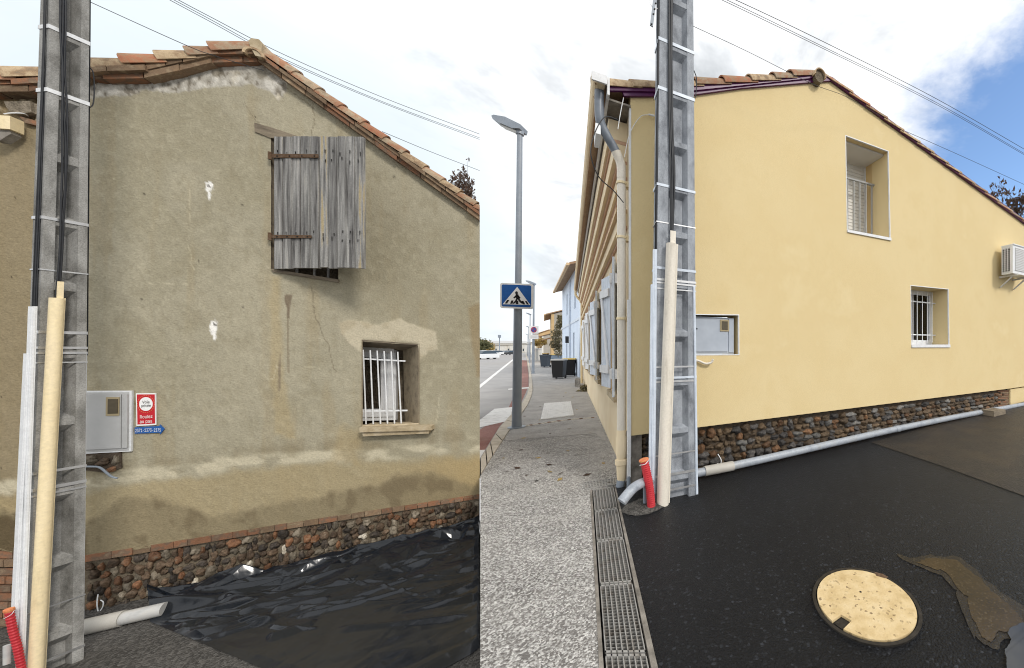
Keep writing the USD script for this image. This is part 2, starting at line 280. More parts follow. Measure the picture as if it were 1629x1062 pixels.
MT['glass'] = usdkit.material(stage, '/World/Looks/window_glass', {'t': ('transparent_bsdf', {}), 'g': ('glossy_bsdf', {'roughness': .02}), 'f': ('fresnel', {'IOR': 1.5}), 'm': ('mix_closure', {})}, [('f.fac', 'm.fac'), ('t.BSDF', 'm.closure1'), ('g.BSDF', 'm.closure2')], surface='m.closure')
MT['car_white'] = mat('white_car_paint', (.72, .74, .76), rough=.3, coat=.5); MT['car_dark'] = mat('dark_car_paint', (.03, .032, .036), rough=.3, coat=.5); MT['car_glass'] = mat('car_glass', (.05, .07, .09), rough=.1); MT['tyre'] = mat('tyre', (.02, .02, .02), rough=.8)
MT['lamp_lens'] = mat('lamp_lens', (.55, .55, .52), rough=.3)
def leafmat(n, a, b):
    return usdkit.material(stage, '/World/Looks/' + n, {'oi': ('geometry', {}), 'n': ('noise_texture', {'scale': 6, 'detail': 3}), 'r': ('rgb_ramp', {'ramp': [(.3, a), (.7, b)]}), 'p': ('principled_bsdf', {'roughness': .6}), 't': ('translucent_bsdf', {}), 'm': ('mix_closure', {'fac': .25})},
                           [('oi.position', 'n.vector'), ('n.fac', 'r.fac'), ('r.color', 'p.base_color'), ('r.color', 't.color'), ('p.BSDF', 'm.closure1'), ('t.BSDF', 'm.closure2')], surface='m.closure')
MT['leaf_brown'] = leafmat('brown_leaf', (.05, .028, .018), (.10, .06, .04)); MT['leaf_olive'] = leafmat('olive_leaf', (.10, .09, .05), (.34, .29, .17)); MT['leaf_yellow'] = leafmat('yellow_leaf', (.35, .24, .07), (.5, .36, .12)); MT['bark'] = mat('bark', [(.06, .045, .035), (.11, .085, .065)], scale=20, rough=.9)
MT['leaf_green'] = leafmat('dusty_green_leaf', (.07, .075, .03), (.15, .15, .07))
# ground
def ground_mat(name, cols, scale, gscale, gcol, gamt, rough, bump, bscale, bdist, spec=.5, wet=None, gmin=.35):
    """Macadam: broad tone noise, aggregate grains from voronoi cells, bump from the same grains."""
    n = {'geo': ('geometry', {}), 'n': ('noise_texture', {'scale': scale, 'detail': 6, 'roughness': .6}), 'r': ('rgb_ramp', {'ramp': [(p, c) for p, c in zip(np.linspace(.3, .7, len(cols)), cols)]}),
         'v': ('voronoi_texture', {'scale': gscale, 'randomness': 1.0}), 'vb': ('rgb_to_bw', {}), 'vr': ('map_range', {'from_min': gmin, 'from_max': .95, 'to_min': 0.0, 'to_max': gamt, 'clamp': True}), 'mx': ('mix_color', {'b': gcol}),
         'bn': ('noise_texture', {'scale': bscale, 'detail': 4, 'roughness': .7}), 'bs': ('math', {'math_type': 'subtract', 'value1': 1.0}), 'ba': ('math', {'math_type': 'multiply_add', 'value2': .6}), 'b': ('bump', {'strength': bump, 'distance': bdist}),
         'p': ('principled_bsdf', {'roughness': rough, 'specular_ior_level': spec})}
    l = [('geo.position', 'n.vector'), ('n.fac', 'r.fac'), ('geo.position', 'v.vector'), ('v.color', 'vb.color'), ('vb.val', 'vr.value'), ('vr.result', 'mx.fac'), ('r.color', 'mx.a'), ('mx.result', 'p.base_color'),
         ('geo.position', 'bn.vector'), ('v.distance', 'bs.value2'), ('bs.value', 'ba.value1'), ('bn.fac', 'ba.value3'), ('ba.value', 'b.height'), ('b.normal', 'p.normal')]
    if wet:
        n['wn'] = ('noise_texture', {'scale': wet[0], 'detail': 5, 'roughness': .6}); n['wr'] = ('map_range', {'from_min': .42, 'from_max': .62, 'to_min': wet[1], 'to_max': wet[2], 'clamp': True}); n['w2'] = ('map_range', {'from_min': .42, 'from_max': .62, 'to_min': .58, 'to_max': .36, 'clamp': True}); l += [('geo.position', 'wn.vector'), ('wn.fac', 'wr.value'), ('wr.result', 'p.specular_ior_level'), ('wn.fac', 'w2.value'), ('w2.result', 'p.roughness')]
    return usdkit.material(stage, '/World/Looks/' + name, n, l, surface='p.BSDF')
MT['sidewalk'] = ground_mat('rough_macadam', [(.15, .14, .13), (.23, .215, .20), (.30, .285, .265)], 2.6, 105, (.90, .88, .84), .9, .85, 1.0, 120, .014)
MT['sidewalk_far'] = ground_mat('worn_macadam', [(.23, .22, .205), (.33, .315, .30), (.41, .39, .37)], 2.4, 90, (.62, .60, .57), .7, .9, .8, 130, .010)
MT['asphalt_new'] = ground_mat('wet_black_asphalt', [(.004, .004, .005), (.006, .0062, .0075), (.009, .0095, .011)], .8, 72, (.10, .11, .13), .5, .32, 1.0, 110, .026, .30, None, .80)
MT['asphalt_old'] = ground_mat('muddy_old_asphalt', [(.014, .012, .011), (.028, .022, .017), (.055, .039, .024)], 2.2, 72, (.13, .115, .09), .45, .4, 1.0, 110, .020, .3, None, .6)
MT['asphalt_left'] = ground_mat('dry_dark_asphalt', [(.03, .028, .025), (.05, .046, .041), (.07, .064, .058)], 2.5, 85, (.28, .265, .24), .45, .8, 1.0, 95, .014)
MT['road'] = ground_mat('grey_road', [(.27, .265, .26), (.34, .33, .325), (.39, .38, .37)], .9, 110, (.36, .35, .34), .5, .9, .4, 150, .005)
MT['road_red'] = ground_mat('red_road', [(.19, .075, .06), (.25, .11, .09), (.30, .17, .14)], 2, 110, (.38, .25, .22), .5, .9, .4, 150, .005)
MT['paint'] = mat('road_paint', [(.55, .54, .52), (.74, .73, .71), (.78, .77, .75)], scale=9, rough=.7, bump=.3, bscale=150, fine=.1)
MT['kerb'] = mat('kerb_stone', [(.38, .33, .26), (.50, .45, .37), (.56, .51, .44)], scale=6, rough=.85, bump=.4, bscale=150, fine=.15, rnd=.08)
MT['grate'] = mat('galvanised_grate', [(.26, .25, .235), (.40, .39, .37), (.20, .17, .14)], scale=14, rough=.5, metal=.4)
MT['cement'] = mat('dusty_cement', [(.10, .09, .075), (.20, .18, .155), (.30, .275, .24)], scale=9, rough=.9, bump=.6, bscale=90, fine=.25)
MT['lid_stone'] = ground_mat('sandy_lid', [(.48, .35, .17), (.60, .46, .25), (.66, .53, .32)], 11, 75, (.13, .08, .04), .85, .85, .5, 150, .004, .3, None, .80)
MT['iron'] = mat('cast_iron', [(.02, .018, .016), (.05, .045, .04)], scale=30, rough=.5, metal=.5, bump=.4, bscale=100)
MT['mud_edge'] = ground_mat('damp_mud_edge', [(.005, .0045, .004), (.010, .008, .006), (.016, .012, .008)], 2.5, 100, (.12, .11, .10), .45, .27, .9, 150, .010, .34, None, .82)
MT['mud_mid'] = ground_mat('thin_mud', [(.006, .005, .005), (.010, .008, .006), (.018, .013, .009)], 2.8, 105, (.12, .10, .07), .4, .24, .6, 120, .006, .36, None, .75)
MT['mud'] = ground_mat('muddy_water', [(.016, .012, .008), (.032, .022, .012), (.052, .035, .018)], 3.2, 110, (.13, .10, .06), .4, .16, .25, 60, .004, .4, None, .7)
MT['water'] = mat('rain_water', [(.02, .022, .025), (.03, .032, .035)], scale=3, rough=.03, spec=.6)
MT['earth'] = mat('far_earth', [(.20, .19, .17), (.26, .25, .22)], scale=.2, rough=.95)

# ---------------------------------------------------------------- layout: two walls, one street
GL = -0.70                              # the lower yard of the old house
O_L = gnd(140, 972, GL)[:2]
wl = np.array([2150 - PX, F]); wl /= np.linalg.norm(wl)
LW = Wall(O_L, wl, (wl[1], -wl[0]))
C_R = gnd(1003, 775)[:2]
wr = np.array([2197 - PX, F]); wr /= np.linalg.norm(wr)
RW = Wall(C_R, wr, (wr[1], -wr[0]))
uf = np.array([-wr[1], wr[0]])
FW = Wall(C_R, uf, (-wr[0], -wr[1]))
CUT = 763.6                             # where the old house and its yard end
cutdir = np.array([(CUT + .4 - PX) / F, 1.0])
def hv(x, v): return 628 + (v - 628) * (1790 - x) / 1170.0   # courses of the old wall run like this
def end_cut(m):
    """Trims what belongs to the old house to the oblique plane of its end wall."""
    v = np.array(m.vertices, float); lim = (CUT - .3 - PX) / F; over = v[:, 0] - lim * v[:, 1]
    k = over > 0; v[k] -= LW.w * (over[k] / (LW.w[0] - lim * LW.w[1]))[:, None]; m.vertices = v; return m
# ---------------------------------------------------------------- ground
def near(p, q, t): return np.asarray(p) * (1 - t) + np.asarray(q) * t
cutP = lambda Y: tuple(cutdir * Y)
end_s = LW.sz(CUT, PY)[0]; Yend = LW.Y(CUT)
kl = [(740, 764), (752, 747), (764, 729.5), (780, 703.5), (795, 679), (813, 659.5), (830.4, 641), (838, 628), (841.7, 614), (841.2, 594), (838.5, 573), (836.8, 566), (836, 561.5)]
kr = [(740, 795), (752, 776), (764, 757), (784, 725), (811, 684), (826, 663), (839, 645), (845.5, 630), (848, 616.5), (845.2, 594), (840.6, 573), (838.2, 566), (837, 561.5)]
KL = [gnd(x, y)[:2] for x, y in kl]; KR = [gnd(x, y)[:2] for x, y in kr]
gl0, gl1 = gnd(938.6, 781)[:2], gnd(953, 1062)[:2]      # outer left edge of the drain
gr0, gr1 = gnd(979, 772)[:2], gnd(1046.5, 1062)[:2]     # its outer right edge
ext = lambda a, b, k: a + (b - a) * k
fw = lambda s, d=0.0: FW.P(s, -d, 0)[:2]
big = Polygon([(-900, -60), (900, -60), (900, 1500), (-900, 1500)])
low = Polygon([cutP(-40), cutP(Yend), tuple(LW.P(end_s, .1, 0)[:2]), tuple(LW.P(-40, .1, 0)[:2]), (-120, -60)])
sw = Polygon([tuple(ext(gl0, gl1, 1.6)), tuple(ext(gl0, gl1, 0)), tuple(fw(.2)), tuple(fw(60)), tuple(KR[-1])] + [tuple(p) for p in KR[::-1][1:]] + [tuple(KR[0] + (-.6, -.5)), (-9, 2.5), (-6, -6), (-.3, -6)]).buffer(0).difference(low)
yard = Polygon([tuple(ext(gr0, gr1, 1.6)), tuple(gr0), tuple(fw(-.03)), tuple(RW.P(0, .2, 0)[:2]), tuple(RW.P(26, .2, 0)[:2]), (26, -8), (.6, -8)]).buffer(0)
road = Polygon([tuple(p) for p in KL] + [(-120, 300), (-120, 2.5), tuple(KL[0] + (-.5, -.5))]).buffer(0).difference(low.buffer(.02))
terr = big.difference(low)
CG = Polygon([gnd(x, y)[:2] for x, y in ((927, 768), (978, 761.5), (978, 771.5), (930.6, 779.5))])
single('terrain', flat(terr, -.09), MT['earth'], 'wide pale ground running to the horizon behind the houses', 'ground', kind='structure')
single('sidewalk', flat(sw.difference(Polygon([gl0, gr0, ext(gr0, gr1, 2), ext(gl0, gl1, 2)])).difference(CG), 0, .74), MT['sidewalk'], 'rough grey macadam pavement between kerb and yellow house', 'pavement', kind='structure')
swf = Polygon([fw(1.2), fw(60), KR[-1]] + KR[::-1][1:8] + [gnd(800, 702)[:2], gnd(945, 690)[:2]]).buffer(0).buffer(-.03)
single('worn_pavement', flat(swf, .004), MT['sidewalk_far'], 'smoother worn grey pavement beyond the tactile plate', 'pavement', kind='structure')
single('road', flat(road, -.03), MT['road'], 'grey asphalt road running to the far bridge', 'road', kind='structure')
def zy(p): return .04 * max(0.0, float(np.dot(np.asarray(p)[:2] - C_R, wr)) - 1.0)
def gy(x, y, up=0.0):
    z = 0.0
    for _ in range(12): p = gnd(x, y, z + up); z = zy(p)
    return p
ridge = [C_R + wr * 1.0 + uf * k for k in (-30, 30)]
def flat_yard(poly, up):
    far = Polygon([ridge[0], ridge[1], ridge[1] + wr * 60, ridge[0] + wr * 60]); m = cat_([flat(q, 0) for q in (poly.difference(far), poly.intersection(far)) if q.area > 1e-6])
    v = np.array(m.vertices); v[:, 2] = [zy(p) + up for p in v]; return tri(v, m.faces)
single('yard_asphalt', flat_yard(yard, 0), MT['asphalt_new'], 'wet new black asphalt in front of the yellow gable', 'asphalt', kind='structure')
def ragged(pts, amp, n=160, seed=0):
    p = smooth_path([(*q, 0) for q in pts + pts[:1]], 24)[:, :2]; k = meshkit.fbm(np.column_stack([p * 3, np.zeros(len(p))]) + seed) - .5; k2 = meshkit.fbm(np.column_stack([p * 14, np.zeros(len(p))]) + seed + 9) - .5
    c = p.mean(0); d = p - c; d /= np.linalg.norm(d, axis=1, keepdims=True); return Polygon(p + d * (k + .8 * k2)[:, None] * amp).buffer(0)
old = Polygon([gy(x, y)[:2] for x, y in ((1386, 704), (1500, 742), (1629, 789), (1760, 838), (1900, 720), (1700, 610), (1618, 640), (1500, 672))])
single('old_asphalt', flat_yard(old.intersection(yard), .004), MT['asphalt_old'], 'older muddy brown asphalt beyond the straight joint', 'asphalt', kind='structure')
mpts = [(1440, 888), (1492, 890), (1540, 905), (1590, 950), (1640, 990), (1640, 1010), (1604, 1018), (1585, 1032), (1560, 1018), (1540, 975), (1515, 925), (1480, 905)]
mbase = Polygon([tuple(gy(x, y)[:2]) for x, y in mpts])
for k, (grow, mm, nm, lab) in enumerate(((.03, 'mud_mid', 'mud_film', 'thin brown mud film spreading over the asphalt'), (-.012, 'mud', 'mud_puddle', 'shallow brown muddy puddle beside the round cover'))):
    g = mbase.buffer(grow); g = max(getattr(g, 'geoms', [g]), key=lambda q: q.area)
    single(nm, flat_yard(ragged([tuple(p) for p in list(g.simplify(.012).exterior.coords)[:-1]], .15, seed=0), .003 + .002 * k), MT[mm], lab, 'puddle', kind='structure')
wat = ragged([tuple(gy(x, y)[:2]) for x, y in ((1598, 1024), (1620, 1000), (1660, 985), (1720, 1040), (1680, 1110), (1620, 1080), (1600, 1050))], .08, seed=4)
single('rain_puddle', flat_yard(wat, .010), MT['water'], 'clear rain puddle mirroring the sky at the lower right', 'puddle', kind='structure')
ly = Polygon([cutP(-30), cutP(Yend), tuple(LW.P(end_s, .3, 0)[:2]), tuple(LW.P(-40, .3, 0)[:2]), (-100, -50)])
single('old_yard_asphalt', flat(ly, GL), MT['asphalt_left'], 'dark gritty asphalt at the foot of the old house', 'asphalt', kind='structure')
# kerb
kb = thing('kerb', 'line of pale kerb stones along the grey pavement, curving towards the road', 'kerb', (*KR[4], 0))
def along(P, t):
    P = np.asarray(P); i = min(int(t), len(P) - 2); return P[i] + (P[i + 1] - P[i]) * (t - i)
ts = [0, .8, 1.5, 2.0, 2.5, 3, 3.5, 4, 4.5, 5, 5.5, 6, 6.5, 7, 7.4, 7.8, 8.2, 8.6, 9, 9.3, 9.6, 10, 10.3, 10.6, 11, 12]
for a, b in zip(ts[:-1], ts[1:]):
    q = [along(KL, a), along(KL, b), along(KR, b), along(KR, a)]
    pl = Polygon(q).buffer(-.006)
    if pl.intersects(low): pl = pl.difference(low)
    for g in getattr(pl, 'geoms', [pl]):
        if g.area > .002: part(kb, 'kerb_stone', flat(g, .012 + rng.uniform(-.003, .003), .2), MT['kerb'])
# road paint
def paint(name, pts, label, m='paint', up=-.026): return single(name, flat(gpoly(pts, -.03).difference(low.buffer(.01)), up), MT[m], label, 'road marking' if m == 'paint' else 'road surface', kind='structure')
paint('red_road_strip', [(740, 760), (764, 728), (795, 678), (829, 641), (841, 614), (840.6, 594), (838, 573), (830, 572.5), (829, 594), (824, 616), (806, 655), (764, 683), (720, 700)], 'red asphalt band along the kerb', 'road_red')
paint('crossing_bar', [(745, 682), (786.6, 650.4), (815.4, 647.6), (812, 668.8), (764, 680)], 'broad white zebra bar beside the lamp post', up=-.022)
paint('crossing_bar', [(745, 717), (772, 716), (762, 732), (740, 745)], 'white zebra bar at the bottom edge of the road', up=-.022)
paint('lane_line', [(740, 629), (764, 611.5), (815, 571.5), (818.5, 571.5), (764, 617), (740, 637)], 'long white edge line running along the road', up=-.022)
paint('stop_line', [(809, 618.2), (842, 615.6), (841.4, 617.8), (808, 620.3)], 'thin white line across the parking strip', up=-.022)
# tactile plate and brick row in the pavement
tq = [gnd(x, y)[:2] for x, y in ((865.7, 642), (908, 638.6), (913, 661), (860, 668))]
tp = thing('tactile_plate', 'white ribbed tactile paving plate set in the pavement', 'paving plate', (*np.mean(tq, 0), 0))
part(tp, 'plate', flat(Polygon(tq), .012, .02), MT['paint'])
for k in range(15):
    a, b = (k + .25) / 15, (k + .75) / 15
    part(tp, 'rib', flat(Polygon([near(tq[0], tq[1], a), near(tq[0], tq[1], b), near(tq[3], tq[2], b), near(tq[3], tq[2], a)]), .020, .01), MT['paint'])
br = thing('brick_strip', 'low row of worn red bricks crossing the pavement', 'brick strip', (*gnd(880, 671)[:2], 0))
bp = [gnd(x, y)[:2] for x, y in ((829, 678.5), (862, 673.5), (900, 668), (946, 664))]
for k in range(22):
    a, b = along(bp, k * 3 / 22 + .01), along(bp, (k + .9) * 3 / 22); d = b - a; n = np.array([-d[1], d[0]]) / np.linalg.norm(d) * (.05 + .01 * rng.random())
    part(br, 'brick', flat(Polygon([a - n, b - n, b + n, a + n]), .006 + .004 * rng.random(), .05), MT['kerb'] if k % 3 else MT['brick'][0])
lit = None
for k in range(40):
    x, y = rng.uniform(800, 975), rng.uniform(600, 770); p = gnd(x, y, .012)
    if not sw.buffer(-.1).contains(Point(p[:2])): continue
    if lit is None: lit = thing('leaf_litter', 'dry leaves and scraps scattered over the pavement', 'leaf litter', (*p[:2], 0), kind='stuff')
    a, s = rng.uniform(0, 6.28), rng.uniform(.03, .06); d, e = np.array([math.cos(a), math.sin(a), 0]) * s, np.array([-math.sin(a), math.cos(a), .3]) * s * .4
    part(lit, 'leaf', tri([p - d, p + e, p + d, p - e], [(0, 2, 1), (0, 3, 2)]), MT['leaf_yellow'] if k % 2 else MT['leaf_brown'])

# ---------------------------------------------------------------- drain channel
g0, g1 = gnd(943.5, 779)[:2], gnd(964.4, 1062)[:2]; h0, h1 = gnd(975.6, 774)[:2], gnd(1032, 1062)[:2]
dr = thing('drain_channel', 'long steel channel drain with slotted grates, running along the pavement', 'drain', (*g0, 0))
E = 1.45
part(dr, 'trough', flat(Polygon([ext(gl0, gl1, -.02), ext(gr0, gr1, -.02), ext(gr0, gr1, E), ext(gl0, gl1, E)]), -.07, .05), MT['dark'])
part(dr, 'edge_rail', flat(Polygon([ext(gl0, gl1, 0), ext(g0, g1, 0) - (.012, 0), ext(g0, g1, E) - (.012, 0), ext(gl0, gl1, E)]), .004, .09), MT['cement'])
part(dr, 'edge_rail', flat(Polygon([ext(h0, h1, 0) + (.012, 0), ext(gr0, gr1, 0), ext(gr0, gr1, E), ext(h0, h1, E) + (.012, 0)]), .004, .09), MT['cement'])
L = np.linalg.norm(g1 - g0) * E; nsec = 6
for k in range(nsec):
    t0, t1 = k / nsec * E, (k + 1) / nsec * E - .004
    bars = []
    def bar(u0, u1, v0, v1, z1, th): bars.append(flat(Polygon([near(ext(g0, g1, v0), ext(h0, h1, v0), u0), near(ext(g0, g1, v0), ext(h0, h1, v0), u1), near(ext(g0, g1, v1), ext(h0, h1, v1), u1), near(ext(g0, g1, v1), ext(h0, h1, v1), u0)]), z1, th))
    for j in range(8): bar(j / 7 * .975, j / 7 * .975 + .026, t0, t1, .004, .03)
    nb = 22
    for j in range(nb):
        v = t0 + (t1 - t0) * j / nb; bar(0, 1, v, v + (t1 - t0) * .13 / nb, -.008, .02)
    for v in (t0, t1 - .006): bar(0, 1, v, v + .006, .004, .03)
    part(dr, 'grate', bars, MT['grate'])
cg = [gnd(x, y)[:2] for x, y in ((927, 768), (978, 761.5), (978, 771.5), (930.6, 779.5))]
cr = thing('cross_grate', 'short steel grate at the head of the channel drain below the downpipe', 'drain grate', (*cg[0], 0))
part(cr, 'pan', flat(Polygon(cg), -.02, .02), MT['dark']); bars = []
for j in range(11):
    u = j / 10.6; bars.append(flat(Polygon([near(cg[0], cg[1], u), near(cg[0], cg[1], u + .035), near(cg[3], cg[2], u + .035), near(cg[3], cg[2], u)]), .010, .028))
for u in (0, .24, .48, .72, .93): bars.append(flat(Polygon([near(cg[0], cg[3], u), near(cg[1], cg[2], u), near(cg[1], cg[2], u + .07), near(cg[0], cg[3], u + .07)]), .012, .03))
part(cr, 'grate_bars', bars, MT['grate'])
md = trimesh.creation.icosphere(3); v = np.array(md.vertices); v = v * (.20, .17, .045) * (1 + .5 * (meshkit.fbm(v * 3)[:, None] - .5)); v[:, :2] = v[:, :2] @ np.array([wr, [-wr[1], wr[0]]]); v += (*gnd(1024, 806)[:2], -.006)
single('cement_mound', tri(v, md.faces), MT['asphalt_left'], 'low dusty grey collar at the foot of the bluish post', 'cement collar', kind='structure', smooth=True)

# ---------------------------------------------------------------- round cover
mc = gnd(1376, 958)[:2]; mh = thing('manhole_cover', 'round sandy inspection cover with a dark square lifting notch in the black asphalt', 'manhole cover', (*mc, 0))
notch = affinity.rotate(Polygon([gnd(x, y)[:2] for x, y in ((1312, 1000), (1338, 981), (1355, 991), (1334, 1012))]), 0)
disc = Point(mc).buffer(.279, 48)
part(mh, 'frame', flat(Point(mc).buffer(.307, 48).difference(Point(mc).buffer(.287, 48)), .010, .06), MT['iron'])
part(mh, 'seat', flat(Point(mc).buffer(.288, 32), -.012, .03), MT['iron'])
part(mh, 'lid', flat(disc.difference(notch), .014, .02), MT['lid_stone'])
part(mh, 'lifting_notch', flat(notch.intersection(disc).buffer(-.008), .002, .02), MT['iron'])
part(mh, 'keyhole', flat(Point(gnd(1369, 945)[:2]).buffer(.007), .0155, .004), MT['iron'])
part(mh, 'rust_spot', flat(Polygon([gnd(x, y)[:2] for x, y in ((1391, 913), (1404, 916), (1413, 921), (1408, 923), (1394, 919))]), .0152, .003), MT['rust'])

# ================================================================ YELLOW HOUSE
hy = thing('yellow_house', 'house with smooth yellow gable wall, purple barge boards and clay tile roof', 'house', (*C_R, 0))
R = lambda pts, d=0.0: [RW.sz(x, y, d) for x, y in pts]
gable = Polygon(R([(1003, 693), (1109.7, 679.6), (1607.5, 617.6), (1720, 601), (1720, 417), (1629, 350), (1324, 124), (1309, 114), (1103, 140), (1003, 147)]))
wu = Polygon(R([(1345, 215), (1413.5, 240.3), (1416.5, 381.9), (1347.5, 368.4)])); wlo = Polygon(R([(1448.6, 453.5), (1508.9, 459.5), (1510.2, 551.4), (1449.8, 551.6)])); mb = Polygon(R([(1098, 499.5), (1175.4, 500.3), (1175.8, 564), (1098, 564.7)]))
def at_depth(W, s, x):
    """Depth behind the wall at which the column s shows at pixel x."""
    lo, hi = 0.0, 3.0
    f = lambda b: (lambda p: PX + F * p[0] / p[1])(W.P(s, b, 0))
    sg = f(0) > x
    for _ in range(50):
        m = (lo + hi) / 2
        if (f(m) > x) == sg: lo = m
        else: hi = m
    return lo
su0, _, su1, _ = wu.bounds; sl0, _, sl1, _ = wlo.bounds
bu = at_depth(RW, su1, 1378); bl = at_depth(RW, sl1, 1483)
TH = .36
part(hy, 'gable_wall', RW.prism(gable.difference(wu).difference(wlo).difference(mb), 0, TH), MT['yellow'])
for poly, nm, bb in ((wu, 'upper', bu), (wlo, 'lower', bl)):
    if bb > TH - .02:   # the niche goes on behind the insulation
        part(hy, 'niche', RW.prism(poly.buffer(.12, join_style=2).difference(poly), TH + .002, bb + .06), MT['yellow_rev'])
# edge beads, sills
for poly in (wu, wlo, mb):
    c = list(poly.exterior.coords)[:-1]; ring = poly.buffer(.004, join_style=2).difference(poly.buffer(-.008, join_style=2))
    part(hy, 'edge_bead', RW.prism(ring, -.003, .02), MT['white'])
part(hy, 'window_sill', RW.prism(Polygon(R([(1347.5, 365.5), (1416.5, 378.5), (1416.8, 382.8), (1347.4, 369.4)])), -.02, bu - .03), MT['white'])
part(hy, 'window_sill', RW.prism(Polygon(R([(1449.9, 548), (1510.2, 547.7), (1510.6, 552.2), (1449.6, 552.4)])), -.02, bl - .03), MT['white'])
# upper window: roller shutter and railing
z0u, z1u = RW.sz(1348, 369)[1], RW.sz(1380, 228)[1]
zs0, zs1 = z0u - .05, wu.bounds[3]
box_ = part(hy, 'roller_shutter', RW.box(su0 - .02, su1 + .02, bu + .012, bu + .05, zs0, zs1), MT['alu'])
ns = 26
for k in range(ns):
    a = zs0 + (zs1 - zs0) * k / ns; h = (zs1 - zs0) / ns * .97
    part(box_, 'slat', hexa([RW.P(*q) for q in ((su0, bu - .009, a), (su1, bu - .009, a), (su1, bu + .010, a), (su0, bu + .010, a), (su0, bu - .001, a + h), (su1, bu - .001, a + h), (su1, bu + .010, a + h), (su0, bu + .010, a + h))]), MT['shutter_slat'])
part(hy, 'guide_rail', RW.box(su1 - .05, su1 - .001, bu - .03, bu - .006, zs0, zs1), MT['white'])
part(hy, 'niche_ceiling', RW.prism(Polygon([(su0 - .02, RW.sz(1345, 218)[1]), (su1, RW.sz(1413, 243)[1]), (su1, RW.sz(1413, 243)[1] + .03), (su0 - .02, RW.sz(1345, 218)[1] + .03)]), .10, bu + .06), MT['pale_wall'])
bq = at_depth(RW, su1, 1392); 
def RB(x, y, b): return RW.sz(x, y, -b)
rl = part(hy, 'window_railing', RW.prism(Polygon([RB(1345, 281.2, bq), RB(1393, 294.6, bq), RB(1393, 297, bq), RB(1345, 283.6, bq)]), bq - .02, bq + .02), MT['rail_grey'])
for x, yt, yb in ((1348, 283, 371), (1358, 286, 372), (1367.4, 289, 373), (1377.4, 291.5, 374), (1386.8, 294, 375)):
    s, a = RB(x, yt, bq); _, b_ = RB(x, yb, bq); part(rl, 'baluster', RW.box(s - .011, s + .011, bq - .011, bq + .011, b_, a), MT['rail_grey'])
# lower window: frame, panes, curtain, bars
zl0, zl1 = wlo.bounds[1] - .02, wlo.bounds[3]
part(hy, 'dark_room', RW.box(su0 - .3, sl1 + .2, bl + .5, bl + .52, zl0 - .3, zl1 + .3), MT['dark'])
fr = Polygon([(sl0 - .1, zl0), (sl1, zl0), (sl1, zl1), (sl0 - .1, zl1)]); sm = sl0 + .36 * (sl1 - sl0)
p1 = Polygon([(sl0 - .05, zl0 + .16), (sm - .02, zl0 + .16), (sm - .02, zl1 - .09), (sl0 - .05, zl1 - .09)]); p2 = Polygon([(sm + .09, zl0 + .16), (sl1 - .07, zl0 + .16), (sl1 - .07, zl1 - .09), (sm + .09, zl1 - .09)])
wf = part(hy, 'window_frame', RW.prism(fr.difference(p1).difference(p2), bl, bl + .07), MT['white'])
for p in (p1, p2): part(wf, 'pane', RW.prism(p, bl + .03, bl + .034), MT['glass'])
part(hy, 'curtain', RW.prism(p2.union(Polygon([(sm - .1, zl0 + .16), (sm + .09, zl0 + .16), (sm + .09, zl1 - .09), (sm - .06, zl1 - .09)])), bl + .10, bl + .12), MT['curtain'])
bg_ = at_depth(RW, sl1, 1488.5); wg = None
for y in (478.4, 531.7):
    a, z = RB(1447, y, bg_); b_, zb = RB(1489, y, bg_); m = RW.box(a, b_, bg_ - .008, bg_ + .008, z - .01, z + .01)
    wg = part(hy, 'window_guard', m, MT['white']) if wg is None else wg
    if y > 500: part(wg, 'cross_bar', m, MT['white'])
for x in (1450.9, 1457.8, 1466, 1473.9, 1481.5):
    s, a = RB(x, 465, bg_); _, b_ = RB(x, 544.5, bg_); part(wg, 'guard_bar', tube([RW.P(s, bg_ - .018, b_), RW.P(s, bg_ - .018, a)], .008, 8), MT['white'], smooth=True)
# plinth of river stones, recessed below the render
part(hy, 'plinth', RW.prism(Polygon(R([(1003, 790), (1003, 690), (1109.7, 677), (1607.5, 615), (1607.5, 690)], -.09)), .09, TH - .01), MT['dark_mortar'])
part(hy, 'corner_block', RW.prism(Polygon(R([(1001, 790), (1001, 693), (1021, 690), (1021, 790)], -.03)), .03, .3), MT['cement'])
part(hy, 'painted_base', RW.prism(Polygon(R([(1607.5, 690), (1607.5, 619), (1720, 604), (1720, 690)], -.03)), .03, .3), MT['yellow'])
def pebble(W, x, y, wpx, hpx, ang, d, mat_, parent, seed, proud=.5, name='stone'):
    Y = W.Y(x, d); hz = hpx * Y / F / 2; ws = abs(W.sz(x + wpx / 2, y, d)[0] - W.sz(x - wpx / 2, y, d)[0]) / 2
    m = trimesh.creation.icosphere(2); v = np.array(m.vertices); v = v * (1 + .9 * (meshkit.noise(v * 1.3 + seed * 7.7)[:, None] - .5) + .45 * (meshkit.noise(v * 3 + seed * 3.1)[:, None] - .5))
    ca, sa = math.cos(ang), math.sin(ang); a, z, b = v[:, 0] * ws, v[:, 2] * hz, v[:, 1] * min(ws, hz) * 1.1
    k = ws / hz; z_, a_ = a / k * sa + z * ca, a * ca - z * k * sa     # turned in the picture of the wall
    s, zz = W.sz(x, y, d)
    o = W.o + W.w * (s + a_)[:, None] - W.n * (-d - proud * min(ws, hz) * .2 + b)[:, None] + np.array([0, 0, 1.0]) * (zz + z_)[:, None]
    return part(parent, name, tri(o, m.faces), mat_, smooth=True)
n = 0; yb = lambda x: interp(x, [(1003, 762), (1110, 751), (1329, 703), (1607, 645)]); yt = lambda x: interp(x, [(1003, 694), (1109.7, 680), (1607.5, 618)])
rows = 6
